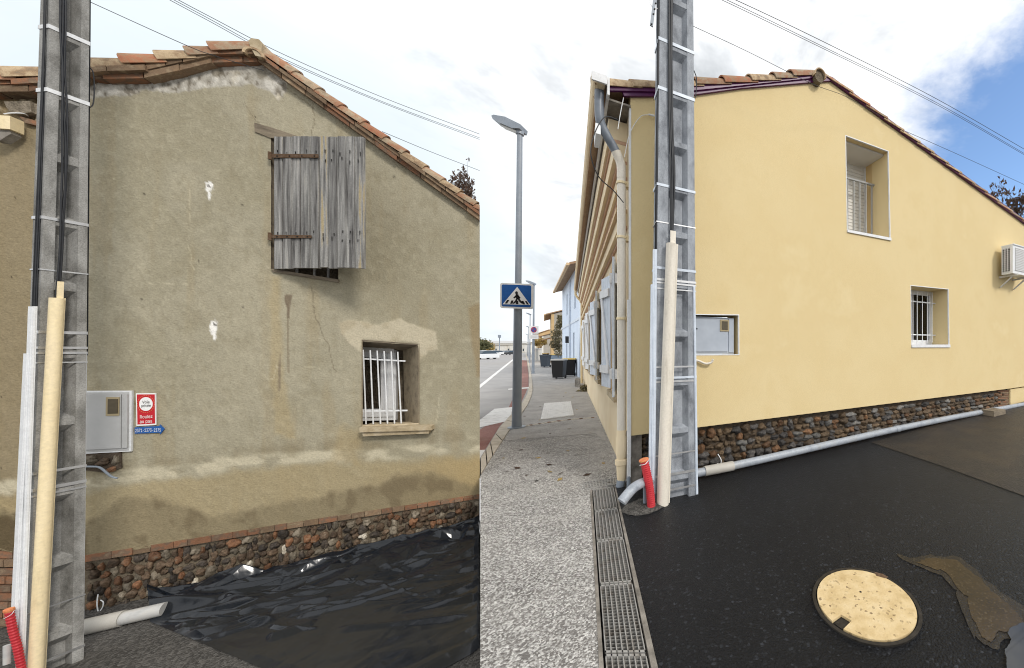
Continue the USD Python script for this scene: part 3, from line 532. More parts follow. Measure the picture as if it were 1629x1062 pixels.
for rI in range(rows):
    x = 1106 + rng.uniform(0, 5) if rI < 5 else 1106
    while x < 1590 and n < 298:
        t = (rI + .55 + rng.uniform(-.12, .12)) / rows; y = yt(x) + 3 + (yb(x) - yt(x)) * t; sc = 1 - .42 * (x - 1106) / 500
        w = rng.uniform(8, 18) * sc; h = (yb(x) - yt(x)) / rows * rng.uniform(.75, 1.3)
        if y + h / 3 < yb(x): pebble(RW, x + w / 2, y, w * 1.02, h, rng.choice([-.6, .5, .35, -.3]) + rng.uniform(-.25, .25), -.098, MT['stone_r'][rng.choice(4, p=[.46, .27, .13, .14])], hy, n); n += 1
        x += w * 1.02
for k in range(16): pebble(RW, 1024 + 5.5 * (k % 3) + rng.uniform(-2, 2), 700 + 11 * (k // 3), 11, 10, rng.uniform(-.6, .6), -.085, MT['stone_r'][k % 3], hy, 600 + k)
for k in range(9):
    y0 = yt(1598) + 1.5 + k * 2.9; part(hy, 'corner_brick', RW.pxprism([(1588 + 4 * (k % 2), y0), (1606.5, y0 - .4), (1606.5, y0 + 2.1), (1588 + 4 * (k % 2), y0 + 2.4)], -.06, .04), MT['brick'][k % 2])
# barge boards
part(hy, 'barge_board', RW.pxprism([(968, 135.5), (1046, 137), (1103, 136), (1309, 116.5), (1316, 121), (1103, 143.3), (1046, 145), (971, 143.3)], .055, .03), MT['purple'])
part(hy, 'barge_board', RW.pxprism([(990, 144.5), (1046, 145), (1103, 143.4), (1316, 121.2), (1325, 127.4), (1180, 139.3), (1103, 150), (1046, 152), (993, 152)], .035, .03), MT['purple'])
part(hy, 'barge_board', RW.pxprism([(1311, 117), (1325, 122.4), (1629, 348), (1720, 415.5), (1720, 421), (1629, 353.8), (1325, 128.2)], .04, .03), MT['purple'])
# roof
zl = lambda s, d: 0
eL, rI_, eR = RW.sz(950, 134, .08), RW.sz(1314, 115, .08), RW.sz(1720, 413, .08)
eL = (RW.sz(950, 130, .08)[0], RW.sz(950, 131, .08)[1])
part(hy, 'roof_deck', RW.prism(Polygon([eL, rI_, eR, (eR[0], eR[1] - .05), (rI_[0], rI_[1] - .06), (eL[0], eL[1] - .05)]), .002, 13.9), MT['roof'])
def field(a, b, name):
    """The tiles of one slope, ribbed up and down the slope, from s,z point a (eave) to b (ridge)."""
    nb = 13.6; k = 68; cols = []
    v, f = [], []
    for i in range(k * 6 + 1):
        bb = .14 + nb * i / (k * 6); h = .05 * abs(math.sin(math.pi * i / 6))
        for t in np.linspace(0, 1, 2): v.append(RW.P(a[0] + (b[0] - a[0]) * t, bb, a[1] + (b[1] - a[1]) * t + .03 + h))
    for i in range(k * 6): f += [(2 * i, 2 * i + 1, 2 * i + 3), (2 * i, 2 * i + 3, 2 * i + 2)]
    return part(hy, name, tri(v, f), MT['tile'][1], kind='stuff')
field(eL, rI_, 'tile_field'); field(rI_, eR, 'tile_field')
def rake_up(W, lst, d, house, pick, r0=.115, r1=.095):
    for k in range(len(lst) - 1):
        (x0, y0), (x1, y1) = lst[k], lst[k + 1]
        s0, z0 = W.sz(x0, y0, d); s1, z1 = W.sz(x1 + (x1 - x0) * .25, y0 + (y1 - y0) * .8 + 1.0, d)
        part(house, 'rake_tile', barrel(W.P(s0, -d + r0, z0), W.P(s1, -d + r0, z1 - .008), r0 * rng.uniform(.96, 1.04), r1), MT['tile'][pick[k % len(pick)]], smooth=40)
def rake_down(W, xs, yf, d, house, r0=.1, r1=.085, drop=9):
    for k in range(len(xs) - 1):
        x0, x1 = xs[k] - (xs[k + 1] - xs[k]) * .2, xs[k + 1]
        s0, z0 = W.sz(x1, yf(x1) + drop + rng.uniform(-.8, .6), d); s1, z1 = W.sz(x0, yf(x0) + drop + 2.5, d)
        part(house, 'rake_tile', barrel(W.P(s0, -d + r0, z0), W.P(s1, -d + r0, z1), r0, r1), MT['tile'][rng.choice([1, 1, 2, 0], p=[.4, .2, .3, .1])], smooth=40)
rake_up(RW, [(946, 131), (1007, 134), (1060, 133), (1109, 130), (1154, 127.5), (1197, 124.5), (1235, 121), (1263, 117.5), (1300, 112.5)], .085, hy, [2, 2, 2, 1, 0, 2, 1, 1])
rake_down(RW, [1322, 1358, 1385, 1413, 1439, 1465, 1487, 1510, 1531, 1552, 1572, 1592, 1612, 1632, 1655, 1680, 1705], lambda x: 123.2 + (x - 1325) * .7427, .06, hy, .066, .056, 0)
s_, z_ = RW.sz(1311, 113, .2)
for k in range(6): part(hy, 'ridge_tile', barrel(RW.P(s_, -.13 + k * .42, z_), RW.P(s_, .35 + k * .42, z_ + .004), .10, .09), MT['tile'][2], smooth=40)
part(hy, 'ridge_mortar', RW.prism(Point(s_, z_).buffer(.082, 8).intersection(Polygon([(s_ - .2, z_ - .11), (s_ + .2, z_ - .11), (s_ + .2, z_ + .2), (s_ - .2, z_ + .2)])), -.10, .2), MT['mortar'])
# street facade
def Fb(a0, a1, b0, b1, z0, z1): return FW.box(a0, a1, b0, b1, z0, z1)
wins = [(.98, 1.62), (3.75, 4.55), (6.4, 7.2), (9.2, 10.0)]
fac = Polygon([(.105, -.05), (13.6, -.05), (13.6, 4.3), (.105, 4.3)])
for a, b in wins: fac = fac.difference(Polygon([(a, .92), (b, .92), (b, 2.62), (a, 2.62)]))
part(hy, 'facade_wall', FW.prism(fac, 0, .3), MT['yellow_pale'])
for a, b in wins:
    part(hy, 'window_surround', FW.prism(Polygon([(a - .12, .80), (b + .12, .80), (b + .12, 2.74), (a - .12, 2.74)]).difference(Polygon([(a, .92), (b, .92), (b, 2.62), (a, 2.62)])), -.03, .02), MT['ochre_mould'])
    part(hy, 'window_sill', Fb(a - .15, b + .15, -.08, .05, .82, .90), MT['cut_stone'])
    q = part(hy, 'window_frame', FW.prism(Polygon([(a, .92), (b, .92), (b, 2.62), (a, 2.62)]).difference(Polygon([(a + .08, 1.0), (b - .08, 1.0), (b - .08, 2.54), (a + .08, 2.54)])), .18, .24), MT['white'])
    part(q, 'pane', Fb(a + .08, b - .08, .20, .205, 1.0, 2.54), MT['car_glass'])
    for hinge, sg, th_ in ((b, 1, .20), (a, -1, .20)):
        dirv = FW.w * sg * math.cos(th_) + FW.n * math.sin(th_); wid = (b - a) / 2 + .12
        o = FW.P(hinge + sg * .02, -.045, 0); LFW = Wall(o[:2], dirv[:2], np.cross([0, 0, 1.0], dirv)[:2] * (1 if sg > 0 else -1))
        sh = part(hy, 'shutter', LFW.box(0, wid, .014, .03, .95, 1.0), MT['white'])
        for k in range(4): part(sh, 'plank', LFW.box(wid * k / 4 + .003, wid * (k + 1) / 4 - .003, 0, .024 + .002 * (k % 2), .93, 2.64), MT['white_blue'] if a < 5 else MT['white'])
        for z in (1.15, 2.32): part(sh, 'batten', LFW.box(.01, wid - .01, -.03, -.003, z, z + .12), MT['white']); part(sh, 'back_batten', LFW.box(.01, wid - .01, .03, .055, z, z + .12), MT['white'])
        part(sh, 'brace', hexa([LFW.P(*q) for q in ((.02, -.024, 1.27), (.10, -.024, 1.27), (.10, -.004, 1.27), (.02, -.004, 1.27), (wid - .10, -.024, 2.32), (wid - .02, -.024, 2.32), (wid - .02, -.004, 2.32), (wid - .10, -.004, 2.32))]), MT['white'])
for z0, z1, pr, m in ((3.46, 3.50, .03, 'pink_mould'), (3.50, 3.64, .07, 'yellow_pale'), (3.64, 3.68, .10, 'pink_mould'), (3.68, 3.86, .15, 'yellow_pale'), (3.86, 3.90, .17, 'pink_mould'), (3.90, 4.12, .20, 'yellow_pale'),
                      (2.90, 2.94, .03, 'pink_mould'), (2.94, 3.08, .08, 'yellow_pale'), (3.08, 3.13, .12, 'ochre_mould')):
    part(hy, 'moulding', Fb(.24, 13.6, -pr, 0.0, z0 + .001, z1 - .001), MT[m])
for s in (2.2, 5.2, 8.2, 11.2): part(hy, 'oval_vent', FW.prism(affinity.scale(Point(s, 3.33).buffer(.07, 10), 2.6, 1), -.008, .02), MT['pink_mould'])
gz = 4.30
gut = []
for k in range(9):
    a0, a1 = math.pi * (1 + k / 9), math.pi * (1 + (k + 1) / 9); o = .32
    gut.append(hexa([FW.P(s, -o + math.cos(a) * rr, gz + math.sin(a) * rr) for a in (a0, a1) for s, rr in ((-.12, .072), (13.8, .072), (13.8, .063), (-.12, .063))]))
gt = part(hy, 'gutter', gut + [Fb(-.12, 13.8, -.392, -.383, gz - .01, gz + .015)], MT['yellow_pale'])
part(gt, 'end_cap', FW.prism(Polygon([(-.13, 0), (-.12, 0), (-.12, 1), (-.13, 1)]), -.4, -.39) if False else Fb(-.14, -.12, -.392, -.25, gz - .075, gz + .01), MT['white'])
part(hy, 'eave_board', Fb(-.1, 13.8, -.244, -.22, gz - .15, gz + .03), MT['white'])
part(hy, 'soffit', Fb(-.02, 13.8, -.219, 0, gz - .15, gz - .13), MT['cement'])
# downpipe
pts = [FW.P(.02, -.31, gz - .06), FW.P(.02, -.31, gz - .30), FW.P(.04, -.28, gz - .42), FW.P(.08, -.14, gz - .62), FW.P(.10, -.085, gz - .74), FW.P(.10, -.08, gz - .9)]
dp = part(hy, 'downpipe', tube([FW.P(.10, -.08, gz - .88), FW.P(.10, -.08, .30)], .047, 14), MT['cream_r'], smooth=40)
part(dp, 'elbow', tube(smooth_path(pts[:4] , 6), .047, 14), MT['elbow'], smooth=40)
part(dp, 'elbow', tube(smooth_path(pts[3:], 6), .049, 14), MT['cream_r'], smooth=40)
part(dp, 'cast_foot', tube([FW.P(.10, -.08, z) for z in (.62, .55, .54, .36, .30, .29, .24, .23, .12, .06)], [.05, .05, .058, .058, .05, .068, .068, .054, .05, .045], 14), MT['yellow_pale'], smooth=40)
part(dp, 'foot', tube([FW.P(.10, -.08, .07), FW.P(.09, -.10, -.02)], .045, 12), MT['lamp_grey'], smooth=40)
for z in (3.35, 2.75, 1.85): part(dp, 'pipe_clip', [tube([FW.P(.10, -.08, z - .012), FW.P(.10, -.08, z + .012)], .056, 14), Fb(.08, .16, -.05, .02, z - .03, z + .03)], MT['cream'])
part(hy, 'corner_bead', RW.box(-.012, .006, -.006, .05, .33, 4.15), MT['white'])
part(hy, 'corner_conduit', [Fb(-.02, .015, -.035, 0, .12, 2.05)], MT['white'])
part(hy, 'conduit_foot', tube([FW.P(-.005, -.02, .13), FW.P(-.005, -.02, 0)], .02, 10), MT['lamp_grey'])
pts2 = [FW.P(13.4, -.31, gz - .06), FW.P(13.4, -.31, gz - .3), FW.P(13.4, -.1, gz - .6), FW.P(13.4, -.08, gz - .8)]
d2 = part(hy, 'downpipe', tube([FW.P(13.4, -.08, gz - .78), FW.P(13.4, -.08, 0)], .05, 10), MT['cream'], smooth=40); part(d2, 'elbow', tube(smooth_path(pts2, 5), .05, 10), MT['cream'], smooth=40)
# junction box and stray wire on the facade corner
jb = thing('junction_box', 'small white junction box hanging askew under the eave by the downpipe', 'junction box', FW.P(.06, -.03, 3.72))
part(jb, 'case', FW.prism(affinity.rotate(Polygon([(-.02, 3.72), (.16, 3.72), (.16, 3.86), (-.02, 3.86)]), -18), -.35, -.30), MT['white'])
part(jb, 'lead', tube(smooth_path([RW.px(983, 205, .1), RW.px(987, 180, .1), RW.px(992, 155, .08)], 6), .004, 5), MT['white'])
single('loose_wire', tube(smooth_path([RW.px(983, 190, .3), RW.px(962, 186, .35), RW.px(946, 212, .4), RW.px(940, 245, .4), RW.px(952, 280, .34), RW.px(975, 302, .25), RW.px(992, 322, .14)], 8), .005, 6), MT['black'], 'thin black wire looping from the eave to the downpipe', 'wire', smooth=True)
single('wire_stub', [tube(smooth_path([RW.px(993, 250, .03), RW.px(1002, 212, .03), RW.px(1018, 186, .03), RW.px(1032, 182, .03)], 8), .004, 6), tube([RW.px(1032, 182, .03), RW.px(1041, 184, .03)], .011, 8)], MT['white'], 'thin white wire with a white plug ending on the yellow gable left of the post', 'wire', smooth=True)
# things on and before the yellow gable
mz = [RW.sz(x, y) for x, y in ((1098, 501.5), (1174, 502), (1174, 562.5), (1098, 563))]
eb = thing('meter_box', 'bluish grey meter cabinet recessed in the yellow gable', 'meter box', RW.P(mz[0][0], 0, mz[2][1]))
zA, zB, sA, sB = mz[2][1], mz[0][1], mz[0][0], mz[1][0] - .03
part(eb, 'cabinet', RW.box(sA, sB, .06, TH - .03, zA, zB), MT['zinc_r'])
door = part(eb, 'door', RW.box(sA + .06, sB - .09, .045, .0595, zA + .03, zB - .02), MT['zinc_r'])
part(eb, 'side_trim', RW.box(sB - .075, sB - .005, .05, .0595, zA + .02, zB - .01), MT['zinc_r'])
a, b_ = RW.sz(1145.5, 508, -.045), RW.sz(1159.5, 527, -.045)
part(door, 'inspection_window', RW.box(a[0], b_[0], .036, .0445, b_[1], a[1]), MT['beige']); part(door, 'window_pane', RW.box(a[0] + .02, b_[0] - .02, .032, .0355, b_[1] + .02, a[1] - .02), MT['brown_pane'])
part(door, 'lock', RW.box(sA + .09, sA + .105, .04, .0445, zA + .3, zA + .315), MT['black'])
single('wall_conduit', tube(smooth_path([RW.px(1104, 572, .03), RW.px(1112, 574, .035), RW.px(1122, 578, .04), RW.px(1131, 576.5, .05), RW.px(1134.5, 571, .06)], 6), .014, 10), MT['cream_r'], 'short bent cream conduit sticking out below the recessed meter cabinet', 'conduit', smooth=True)
pp = [(1096, 754.5), (1166, 740.7), (1300, 710.5), (1424, 682.5), (1530, 661), (1629, 643), (1740, 622)]
gp = thing('ground_pipe', 'long bluish grey pipe lying along the foot of the yellow gable', 'pipe', (*RW.px(1110, 752, .14)[:2], 0))
P3 = [RW.px(x, y, .14) for x, y in pp]
part(gp, 'pipe_run', tube(smooth_path(P3, 4), .048, 14), MT['pipe_r'], smooth=40)
part(gp, 'coupling', tube([RW.px(1121, 749.3, .14), RW.px(1166, 740.5, .14)], .058, 14), MT['pipe_c'], smooth=40)
part(gp, 'coupling', tube([RW.px(1424, 682.5, .14), RW.px(1430, 681.3, .14)], .053, 14), MT['pipe_r'], smooth=40)
wb = [gy(1556, 659), gy(1586, 662)]
bk = thing('pipe_block', 'rough dark wooden block under the far end of the bluish pipe', 'block', wb[0])
s0, d0 = float(np.dot(wb[0][:2] - C_R, wr)), -.30
part(bk, 'block', RW.box(s0, s0 + .42, d0 - .08, d0 + .14, zy(wb[0]) + .002, zy(wb[0]) + .11), MT['lintel']); part(bk, 'end_face', RW.box(s0 + .421, s0 + .43, d0 - .05, d0 + .11, zy(wb[0]) + .02, zy(wb[0]) + .09), MT['cement'])
single('cable_stub', tube(smooth_path([RW.px(1142, 722, .0), RW.px(1147, 731, .04), RW.px(1146, 738, .05), RW.px(1141, 737, .04)], 6), .006, 6), MT['white'], 'small hooked white cable end poking out of the stones right of the bluish post', 'cable', smooth=True)
# air conditioner
s0 = RW.sz(1593, 400, .10)[0]
lo, hi = .1, 1.5
for _ in range(40):
    m_ = (lo + hi) / 2; p = RW.P(s0, -m_, 0)
    if PX + F * p[0] / p[1] < 1612: lo = m_
    else: hi = m_
dA = lo; z1 = RW.sz(1593, 391.5, .1)[1]; z0 = RW.sz(1593, 437, .1)[1]; s1 = s0 + .82
ac = thing('air_conditioner', 'white air conditioning unit bracketed to the yellow gable at the right edge', 'air conditioner', RW.P(s0, 0, z0))
part(ac, 'casing', RW.box(s0 + .012, s1, -dA + .012, -.10, z0, z1 - .02), MT['white']); part(ac, 'top_lid', RW.box(s0, s1 + .01, -dA - .005, -.09, z1 - .02, z1), MT['white'])
part(ac, 'side_recess', RW.box(s0 + .006, s0 + .0118, -dA + .04, -.12, z0 + .05, z1 - .07), MT['dark'])
fr_ = RW.box(s0, s0 + .005, -dA + .012, -dA + .045, z0, z1 - .021)
for nm, ms in (('corner_post', [fr_]),): part(ac, nm, ms, MT['white'])
for k in range(4): b0 = -dA + .045 + (dA - .165) * k / 3; part(ac, 'grille_upright', RW.box(s0, s0 + .0055, b0, b0 + .014, z0 + .03, z1 - .05), MT['white'])
for k in range(13): z = z0 + .045 + (z1 - z0 - .13) * k / 12; part(ac, 'grille_bar', RW.box(s0 + .001, s0 + .0058, -dA + .045, -.115, z, z + .008), MT['white'])
part(ac, 'fan_grille', RW.box(s0 + .10, s1 - .15, -dA + .004, -dA + .0118, z0 + .06, z1 - .07), MT['lid_grey'])
for k in range(14): z = z0 + .07 + (z1 - z0 - .15) * k / 13; part(ac, 'front_bar', RW.box(s0 + .10, s1 - .15, -dA - .003, -dA + .0038, z, z + .010), MT['white'])
for s in (s0 + .12, s1 - .15): part(ac, 'bracket', [RW.box(s, s + .035, -dA - .02, -.002, z0 - .04, z0 - .002), hexa([RW.P(*q) for q in ((s, -.03, z0 - .24), (s + .03, -.03, z0 - .24), (s + .03, -.002, z0 - .24), (s, -.002, z0 - .24), (s, -dA + .06, z0 - .045), (s + .03, -dA + .06, z0 - .045), (s + .03, -dA + .10, z0 - .045), (s, -dA + .10, z0 - .045))])], MT['lid_grey'])

# ================================================================ OLD HOUSE
ho = thing('old_house', 'old house with stained bare plaster gable, loose clay tiles and pebble plinth', 'house', (*O_L, GL))
top = [(-60, 117), (66, 117), (142, 122), (162, 125), (230, 124), (285, 111), (337, 98), (390, 96), (412, 96), (764, 349), (800, 375)]
bot = [(-60, 862), (25, 878), (44, 882), (136, 885), (280, 862.5), (437, 837), (627, 808), (764, 787), (800, 781)]
topf = lambda x: np.interp(x, [p[0] for p in top], [p[1] for p in top]); botf = lambda x: np.interp(x, [p[0] for p in bot], [p[1] for p in bot])
WX = (577.0, 665.5); WV = (545.8, 674.4); DX = (431.0, 538.0); DV = (275.0, 456.0)
xs = np.unique(np.concatenate([np.arange(-46, CUT, 2.0), [CUT, *WX, *DX]])); vs = np.unique(np.concatenate([np.arange(40, 1010, 2.0), [*WV, *DV]]))
X, V = np.meshgrid(xs, vs); Yg = hv(X, V)
N3 = lambda sx, sy, sd, o=5: meshkit.fbm(np.stack([X * sx, Yg * sy, np.full_like(X, sd * 13.7)], -1))
nA, nB, nC, nD = N3(.010, .010, 1), N3(.035, .035, 2), N3(.12, .12, 3), N3(.04, .006, 4)
Yc = np.clip(Yg, topf(X) - 3, botf(X) + (nC - .5) * 5)
def ss(a, b, t): u = np.clip((t - a) / (b - a), 0, 1); return u * u * (3 - 2 * u)
def inpoly(pts, amp=6, soft=2.0):
    poly = Polygon(pts); xo, yo = X + (nB - .5) * amp * 2.4, Yg + (nC - .5) * amp * 2
    x0, y0, x1, y1 = poly.bounds; m = np.zeros_like(X); w = (X > x0 - 30) & (X < x1 + 30) & (Yg > y0 - 30) & (Yg < y1 + 30)
    import shapely
    p = shapely.points(xo[w], yo[w]); d = shapely.distance(p, poly.exterior); ins = shapely.contains(poly, p); m[w] = ss(-soft, soft, np.where(ins, d, -d)); return m
def nearline(pts, wdt, amp=2):
    import shapely
    l = LineString(pts); m = np.zeros_like(X); x0, y0, x1, y1 = l.bounds; w = (X > x0 - 8) & (X < x1 + 8) & (Yg > y0 - 8) & (Yg < y1 + 8)
    d = shapely.distance(shapely.points(X[w] + (nC[w] - .5) * amp * 3, Yg[w]), l); m[w] = 1 - ss(wdt * .2, wdt * 1.3, d); return m
K = 1 / 1.10
col = lambda r, g, b: lin((r, g, b)) * K
T = np.zeros((*X.shape, 3)); T[:] = col(165, 158, 137)
def mixin(m, c, k=1.0):
    global T
    T = T * (1 - (m * k)[..., None]) + np.asarray(c) * (m * k)[..., None]
mixin(ss(.42, .62, nA), col(176, 168, 145), .5); mixin(ss(.52, .34, nA), col(155, 147, 122), .45); mixin(ss(.55, .75, nB), col(180, 172, 149), .4); mixin(ss(.45, .28, nB), col(146, 137, 113), .35); mixin(ss(.55, .72, nD), col(162, 148, 118), .4); mixin(ss(.60, .74, nC), col(184, 176, 153), .35); mixin(ss(.40, .26, nC), col(146, 137, 113), .3)
mixin(ss(130, 40, X) * .75, col(140, 124, 94))                        # the bay left of the post is browner
band = np.interp(X, [-50, 130, 200, 330, 450, 600, 764], [775, 772, 754, 743, 727, 722, 706])
mixin(ss(6, 22, Yg - band + (nB - .5) * 30) * ss(-.1, .9, nA + .3), col(166, 149, 112), .7)     # ochre below the band
mixin(ss(560, 760, X) * ss(10, 30, Yg - band + (nB - .5) * 20), col(174, 151, 106), .6)
mixin(ss(16, 4, np.abs(Yg - band + (nB - .5) * 26)) * ss(.36, .56, N3(.03, .09, 7)), col(198, 189, 164), .9)
mixin(ss(-34, -14, Yg - band + (nB - .5) * 20) * ss(-4, -12, Yg - band) * ss(.4, .6, nD), col(128, 116, 90), .45)
hg = np.interp(X, [-60, 40, 136, 200, 260, 330, 440, 520, 600, 660, 700, 740, 764], [70, 60, 50, 84, 66, 40, 46, 40, 52, 66, 52, 26, 14])
damp = ss(-6, 10, Yg - (botf(X) - hg) + (nA - .5) * 60 + (nB - .5) * 14 + (nC - .5) * 10); mixin(damp, col(126, 115, 91), .66); mixin(damp * ss(.5, .65, nB), col(102, 88, 66), .5)
mixin(inpoly([(-60, 815), (20, 820), (60, 815), (136, 850), (136, 900), (-60, 900)], 10, 8), col(84, 70, 48), .8)
top_patch = inpoly([(130, 110), (230, 112), (285, 100), (340, 88), (410, 85), (456, 122), (456, 142), (444, 158), (430, 146), (400, 134), (331, 140), (270, 148), (228, 142), (209, 150), (130, 157)], 5)
mixin(top_patch, col(186, 181, 170)); mixin(top_patch * ss(.5, .62, nC), col(216, 212, 202), .85); mixin(top_patch * ss(.44, .34, nB), col(138, 130, 114), .8); mixin(top_patch * ss(.40, .30, nC), col(120, 112, 98), .8); mixin(top_patch * ss(300, 420, X) * ss(.5, .6, nB), col(216, 206, 184), .7)
bare = inpoly([(-60, 90), (66, 90), (140, 100), (140, 240), (64, 208), (40, 196), (10, 184), (-60, 176)], 4); mixin(bare, col(136, 120, 92)); mixin(bare * ss(.5, .6, nC), col(172, 160, 136), .8); mixin(bare * ss(.48, .36, nB), col(80, 66, 46), .8)
wpatch = inpoly([(541.6, 512), (559, 509), (605, 517), (637, 507), (657, 517), (693.5, 526.5), (696, 556), (681, 560), (669, 571), (664, 545), (575, 540), (573.5, 560), (556, 548.6), (544, 531)], 3); mixin(wpatch, col(196, 186, 162), .95); mixin(wpatch * ss(.5, .66, nB), col(176, 164, 138), .7)
mixin(inpoly([(744, 488), (770, 480), (770, 600), (758, 600), (750, 540)], 4, 3), col(150, 132, 100), .7)
mixin(inpoly([(430, 440), (446, 440), (452, 600), (470, 700), (436, 690), (430, 560)], 6, 6), col(176, 155, 110), .4)
mixin(inpoly([(540, 675), (575, 690), (572, 740), (530, 735)], 8, 8), col(172, 150, 106), .4)
mixin(inpoly([(453, 470), (456, 468), (466, 469), (462, 485), (461, 506), (457, 506), (457, 490), (453, 480)], .6, 1.2), col(128, 115, 97)); mixin(nearline([(458, 505), (459, 592)], 1.6, 0), col(126, 113, 92), .8); mixin(inpoly([(443, 585), (446, 560), (447, 580), (446, 620), (442, 625)], .6, 1), col(128, 115, 97), .8)
for c in ([(495, 455), (500, 500), (511, 525), (524, 552), (530, 585), (534, 590)], [(498, 160), (500, 190), (496, 214)], [(391, 163), (399, 182), (412, 196)], [(440, 130), (470, 150), (500, 172)]): mixin(nearline(c, .9), col(112, 101, 80), .6)
for c in ([(438, 583), (447, 586), (453, 584)], [(418, 594), (428, 604), (434, 602), (441, 580)], [(302, 300), (302, 350)], [(478, 582), (510, 586)], [(233, 450), (300, 452)], [(300, 390), (306, 428)], [(700, 628), (690, 690)], [(220, 268), (228, 275)], [(180, 284), (186, 287)]): mixin(nearline(c, .9), col(204, 195, 168), .5)
for cx, cy, rx, ry in ((332, 297, 6, 8), (333, 311, 2.5, 6), (340, 521, 6, 11), (341, 534, 3, 8)):
    m = ss(1.25, .8, np.hypot((X - cx) / rx, (Yg - cy) / ry) + (N3(.3, .3, 9) - .5) * 1.8); mixin(m, col(246, 244, 238))
for cx, cy in ((331, 295), (334, 297), (340, 515), (343, 517)): mixin(ss(1.6, .8, np.hypot(X - cx, Yg - cy) / 1.5), col(70, 60, 50), .9)
for cx, cy in ((229, 308), (385, 326), (225, 476), (387, 488), (18, 440), (24, 313), (316, 415), (406, 186), (627, 281), (2, 632), (2, 743)): mixin(ss(2.2, .6, np.hypot(X - cx, Yg - cy)), col(40, 32, 24), .9)
relief = -.006 * wpatch * 0 + .004 * wpatch + .003 * (nB - .5) * 2 + .0035 * (nC - .5) * 2 + .010 * (nA - .5) - .006 * bare * (1 - ss(.4, .6, nC)) + .008 * top_patch * (nC - .4)
relief = relief * ss(0, 6, CUT - X)
o = np.zeros((*X.shape, 3))
r_ = (X - PX) / F; t_ = (r_ * LW.o[1] - LW.o[0]) / (LW.w[0] - r_ * LW.w[1]); Yd = LW.o[1] + LW.w[1] * t_; Zd = CZ + (PY - Yc) / F * Yd
o = LW.o + LW.w * t_[..., None] + np.array([0, 0, 1.0]) * Zd[..., None] + LW.n * relief[..., None]
ny, nx = X.shape; idx = np.arange(ny * nx).reshape(ny, nx); xm, vm = (X[:-1, :-1] + X[1:, 1:]) / 2, (V[:-1, :-1] + V[1:, 1:]) / 2
keep = ~((xm > WX[0]) & (xm < WX[1]) & (vm > WV[0]) & (vm < WV[1])) & ~((xm > DX[0]) & (xm < DX[1]) & (vm > DV[0]) & (vm < DV[1])) & (Yc[1:, 1:] - Yc[:-1, :-1] > .05)
a, b, c, d = idx[:-1, :-1][keep], idx[:-1, 1:][keep], idx[1:, 1:][keep], idx[1:, :-1][keep]
fc = np.concatenate([np.stack([a, d, c], 1), np.stack([a, c, b], 1)]); used = np.unique(fc); remap = np.zeros(ny * nx, int); remap[used] = np.arange(len(used))
part(ho, 'plaster_wall', tri(o.reshape(-1, 3)[used], remap[fc]), MT['old_plaster'], smooth=True, tint=T.reshape(-1, 3)[used])
Lp = lambda pts, d=0.0: [LW.sz(x, y, d) for x, y in pts]
wq = [(WX[0], hv(WX[0], WV[0])), (WX[1], hv(WX[1], WV[0])), (WX[1], hv(WX[1], WV[1])), (WX[0], hv(WX[0], WV[1]))]
dq = [(DX[0], hv(DX[0], DV[0])), (DX[1], hv(DX[1], DV[0])), (DX[1], hv(DX[1], DV[1])), (DX[0], hv(DX[0], DV[1]))]
wp, dpoly = Polygon(Lp(wq)), Polygon(Lp(dq))
inq = [(573.5, hv(573.5, 556)), (641, hv(641, 556)), (644, hv(644, 672.6)), (574, hv(574, 672.6))]; bI = .34
front_c = Lp(wq); back_c = [LW.sz(x, y, -bI) for x, y in inq]
hole_w = Polygon(front_c).union(Polygon(back_c)).convex_hull.buffer(.03)
core = Polygon([LW.sz(-60, 1100)] + Lp([(x, y + 4) for x, y in top[:-2]]) + [LW.sz(CUT - 2, 354), LW.sz(CUT - 2, 860)])
part(ho, 'masonry', LW.prism(core.difference(hole_w).difference(dpoly), .022, .42), MT['mortar'])
side = Polygon([LW.P(end_s + .06, .43, 0)[:2], LW.P(end_s + .5, 2.3, 0)[:2], LW.P(-1.4, 2.3, 0)[:2], LW.P(-1.4, .43, 0)[:2]])
zt = LW.sz(CUT - 2, 360)[1]
part(ho, 'rear_block', flat(side, zt, zt - GL + .1), MT['mortar'])
# reveals of the window and of the loft opening
def frame_of(poly, g=.001, w=.12): return poly.buffer(w, join_style=2).difference(poly.buffer(g, join_style=2))
bw = at_depth(LW, wp.bounds[2], 640); bw = min(max(bw, .2), .40)
def reveal(poly, b1, m): 
    c = np.array(poly.exterior.coords)[:-1]; v = [LW.P(s, .0, z) for s, z in c] + [LW.P(s, b1, z) for s, z in c]; f = []
    for i in range(4): j = (i + 1) % 4; f += [(i, j, 4 + j), (i, 4 + j, 4 + i), (i, 4 + j, j), (i, 4 + i, 4 + j)][:2]
    mm = tri(v, f); return mm
vv = [LW.P(s, .0, z) for s, z in front_c] + [LW.P(s, bI, z) for s, z in back_c]
for nm, i, mt_ in (('lintel_soffit', 0, 'lintel'), ('right_jamb', 1, 'reveal'), ('sill_bed', 2, 'cut_stone'), ('left_jamb', 3, 'reveal')):
    j = (i + 1) % 4; q4 = [vv[i], vv[j], vv[4 + j], vv[4 + i]]; c4 = np.mean(vv, 0); out = [p + (p - c4) / np.linalg.norm(p - c4) * .02 for p in q4]
    part(ho, nm, hexa([*q4, *out]), MT[mt_])
part(ho, 'loft_reveal', reveal(dpoly.buffer(-.0015, join_style=2), .41, None), MT['lintel'])
part(ho, 'dark_room', [LW.box(wp.bounds[0] - .2, wp.bounds[2] + .1, .7, .72, wp.bounds[1] - .3, wp.bounds[3] + .3)], MT['dark'])
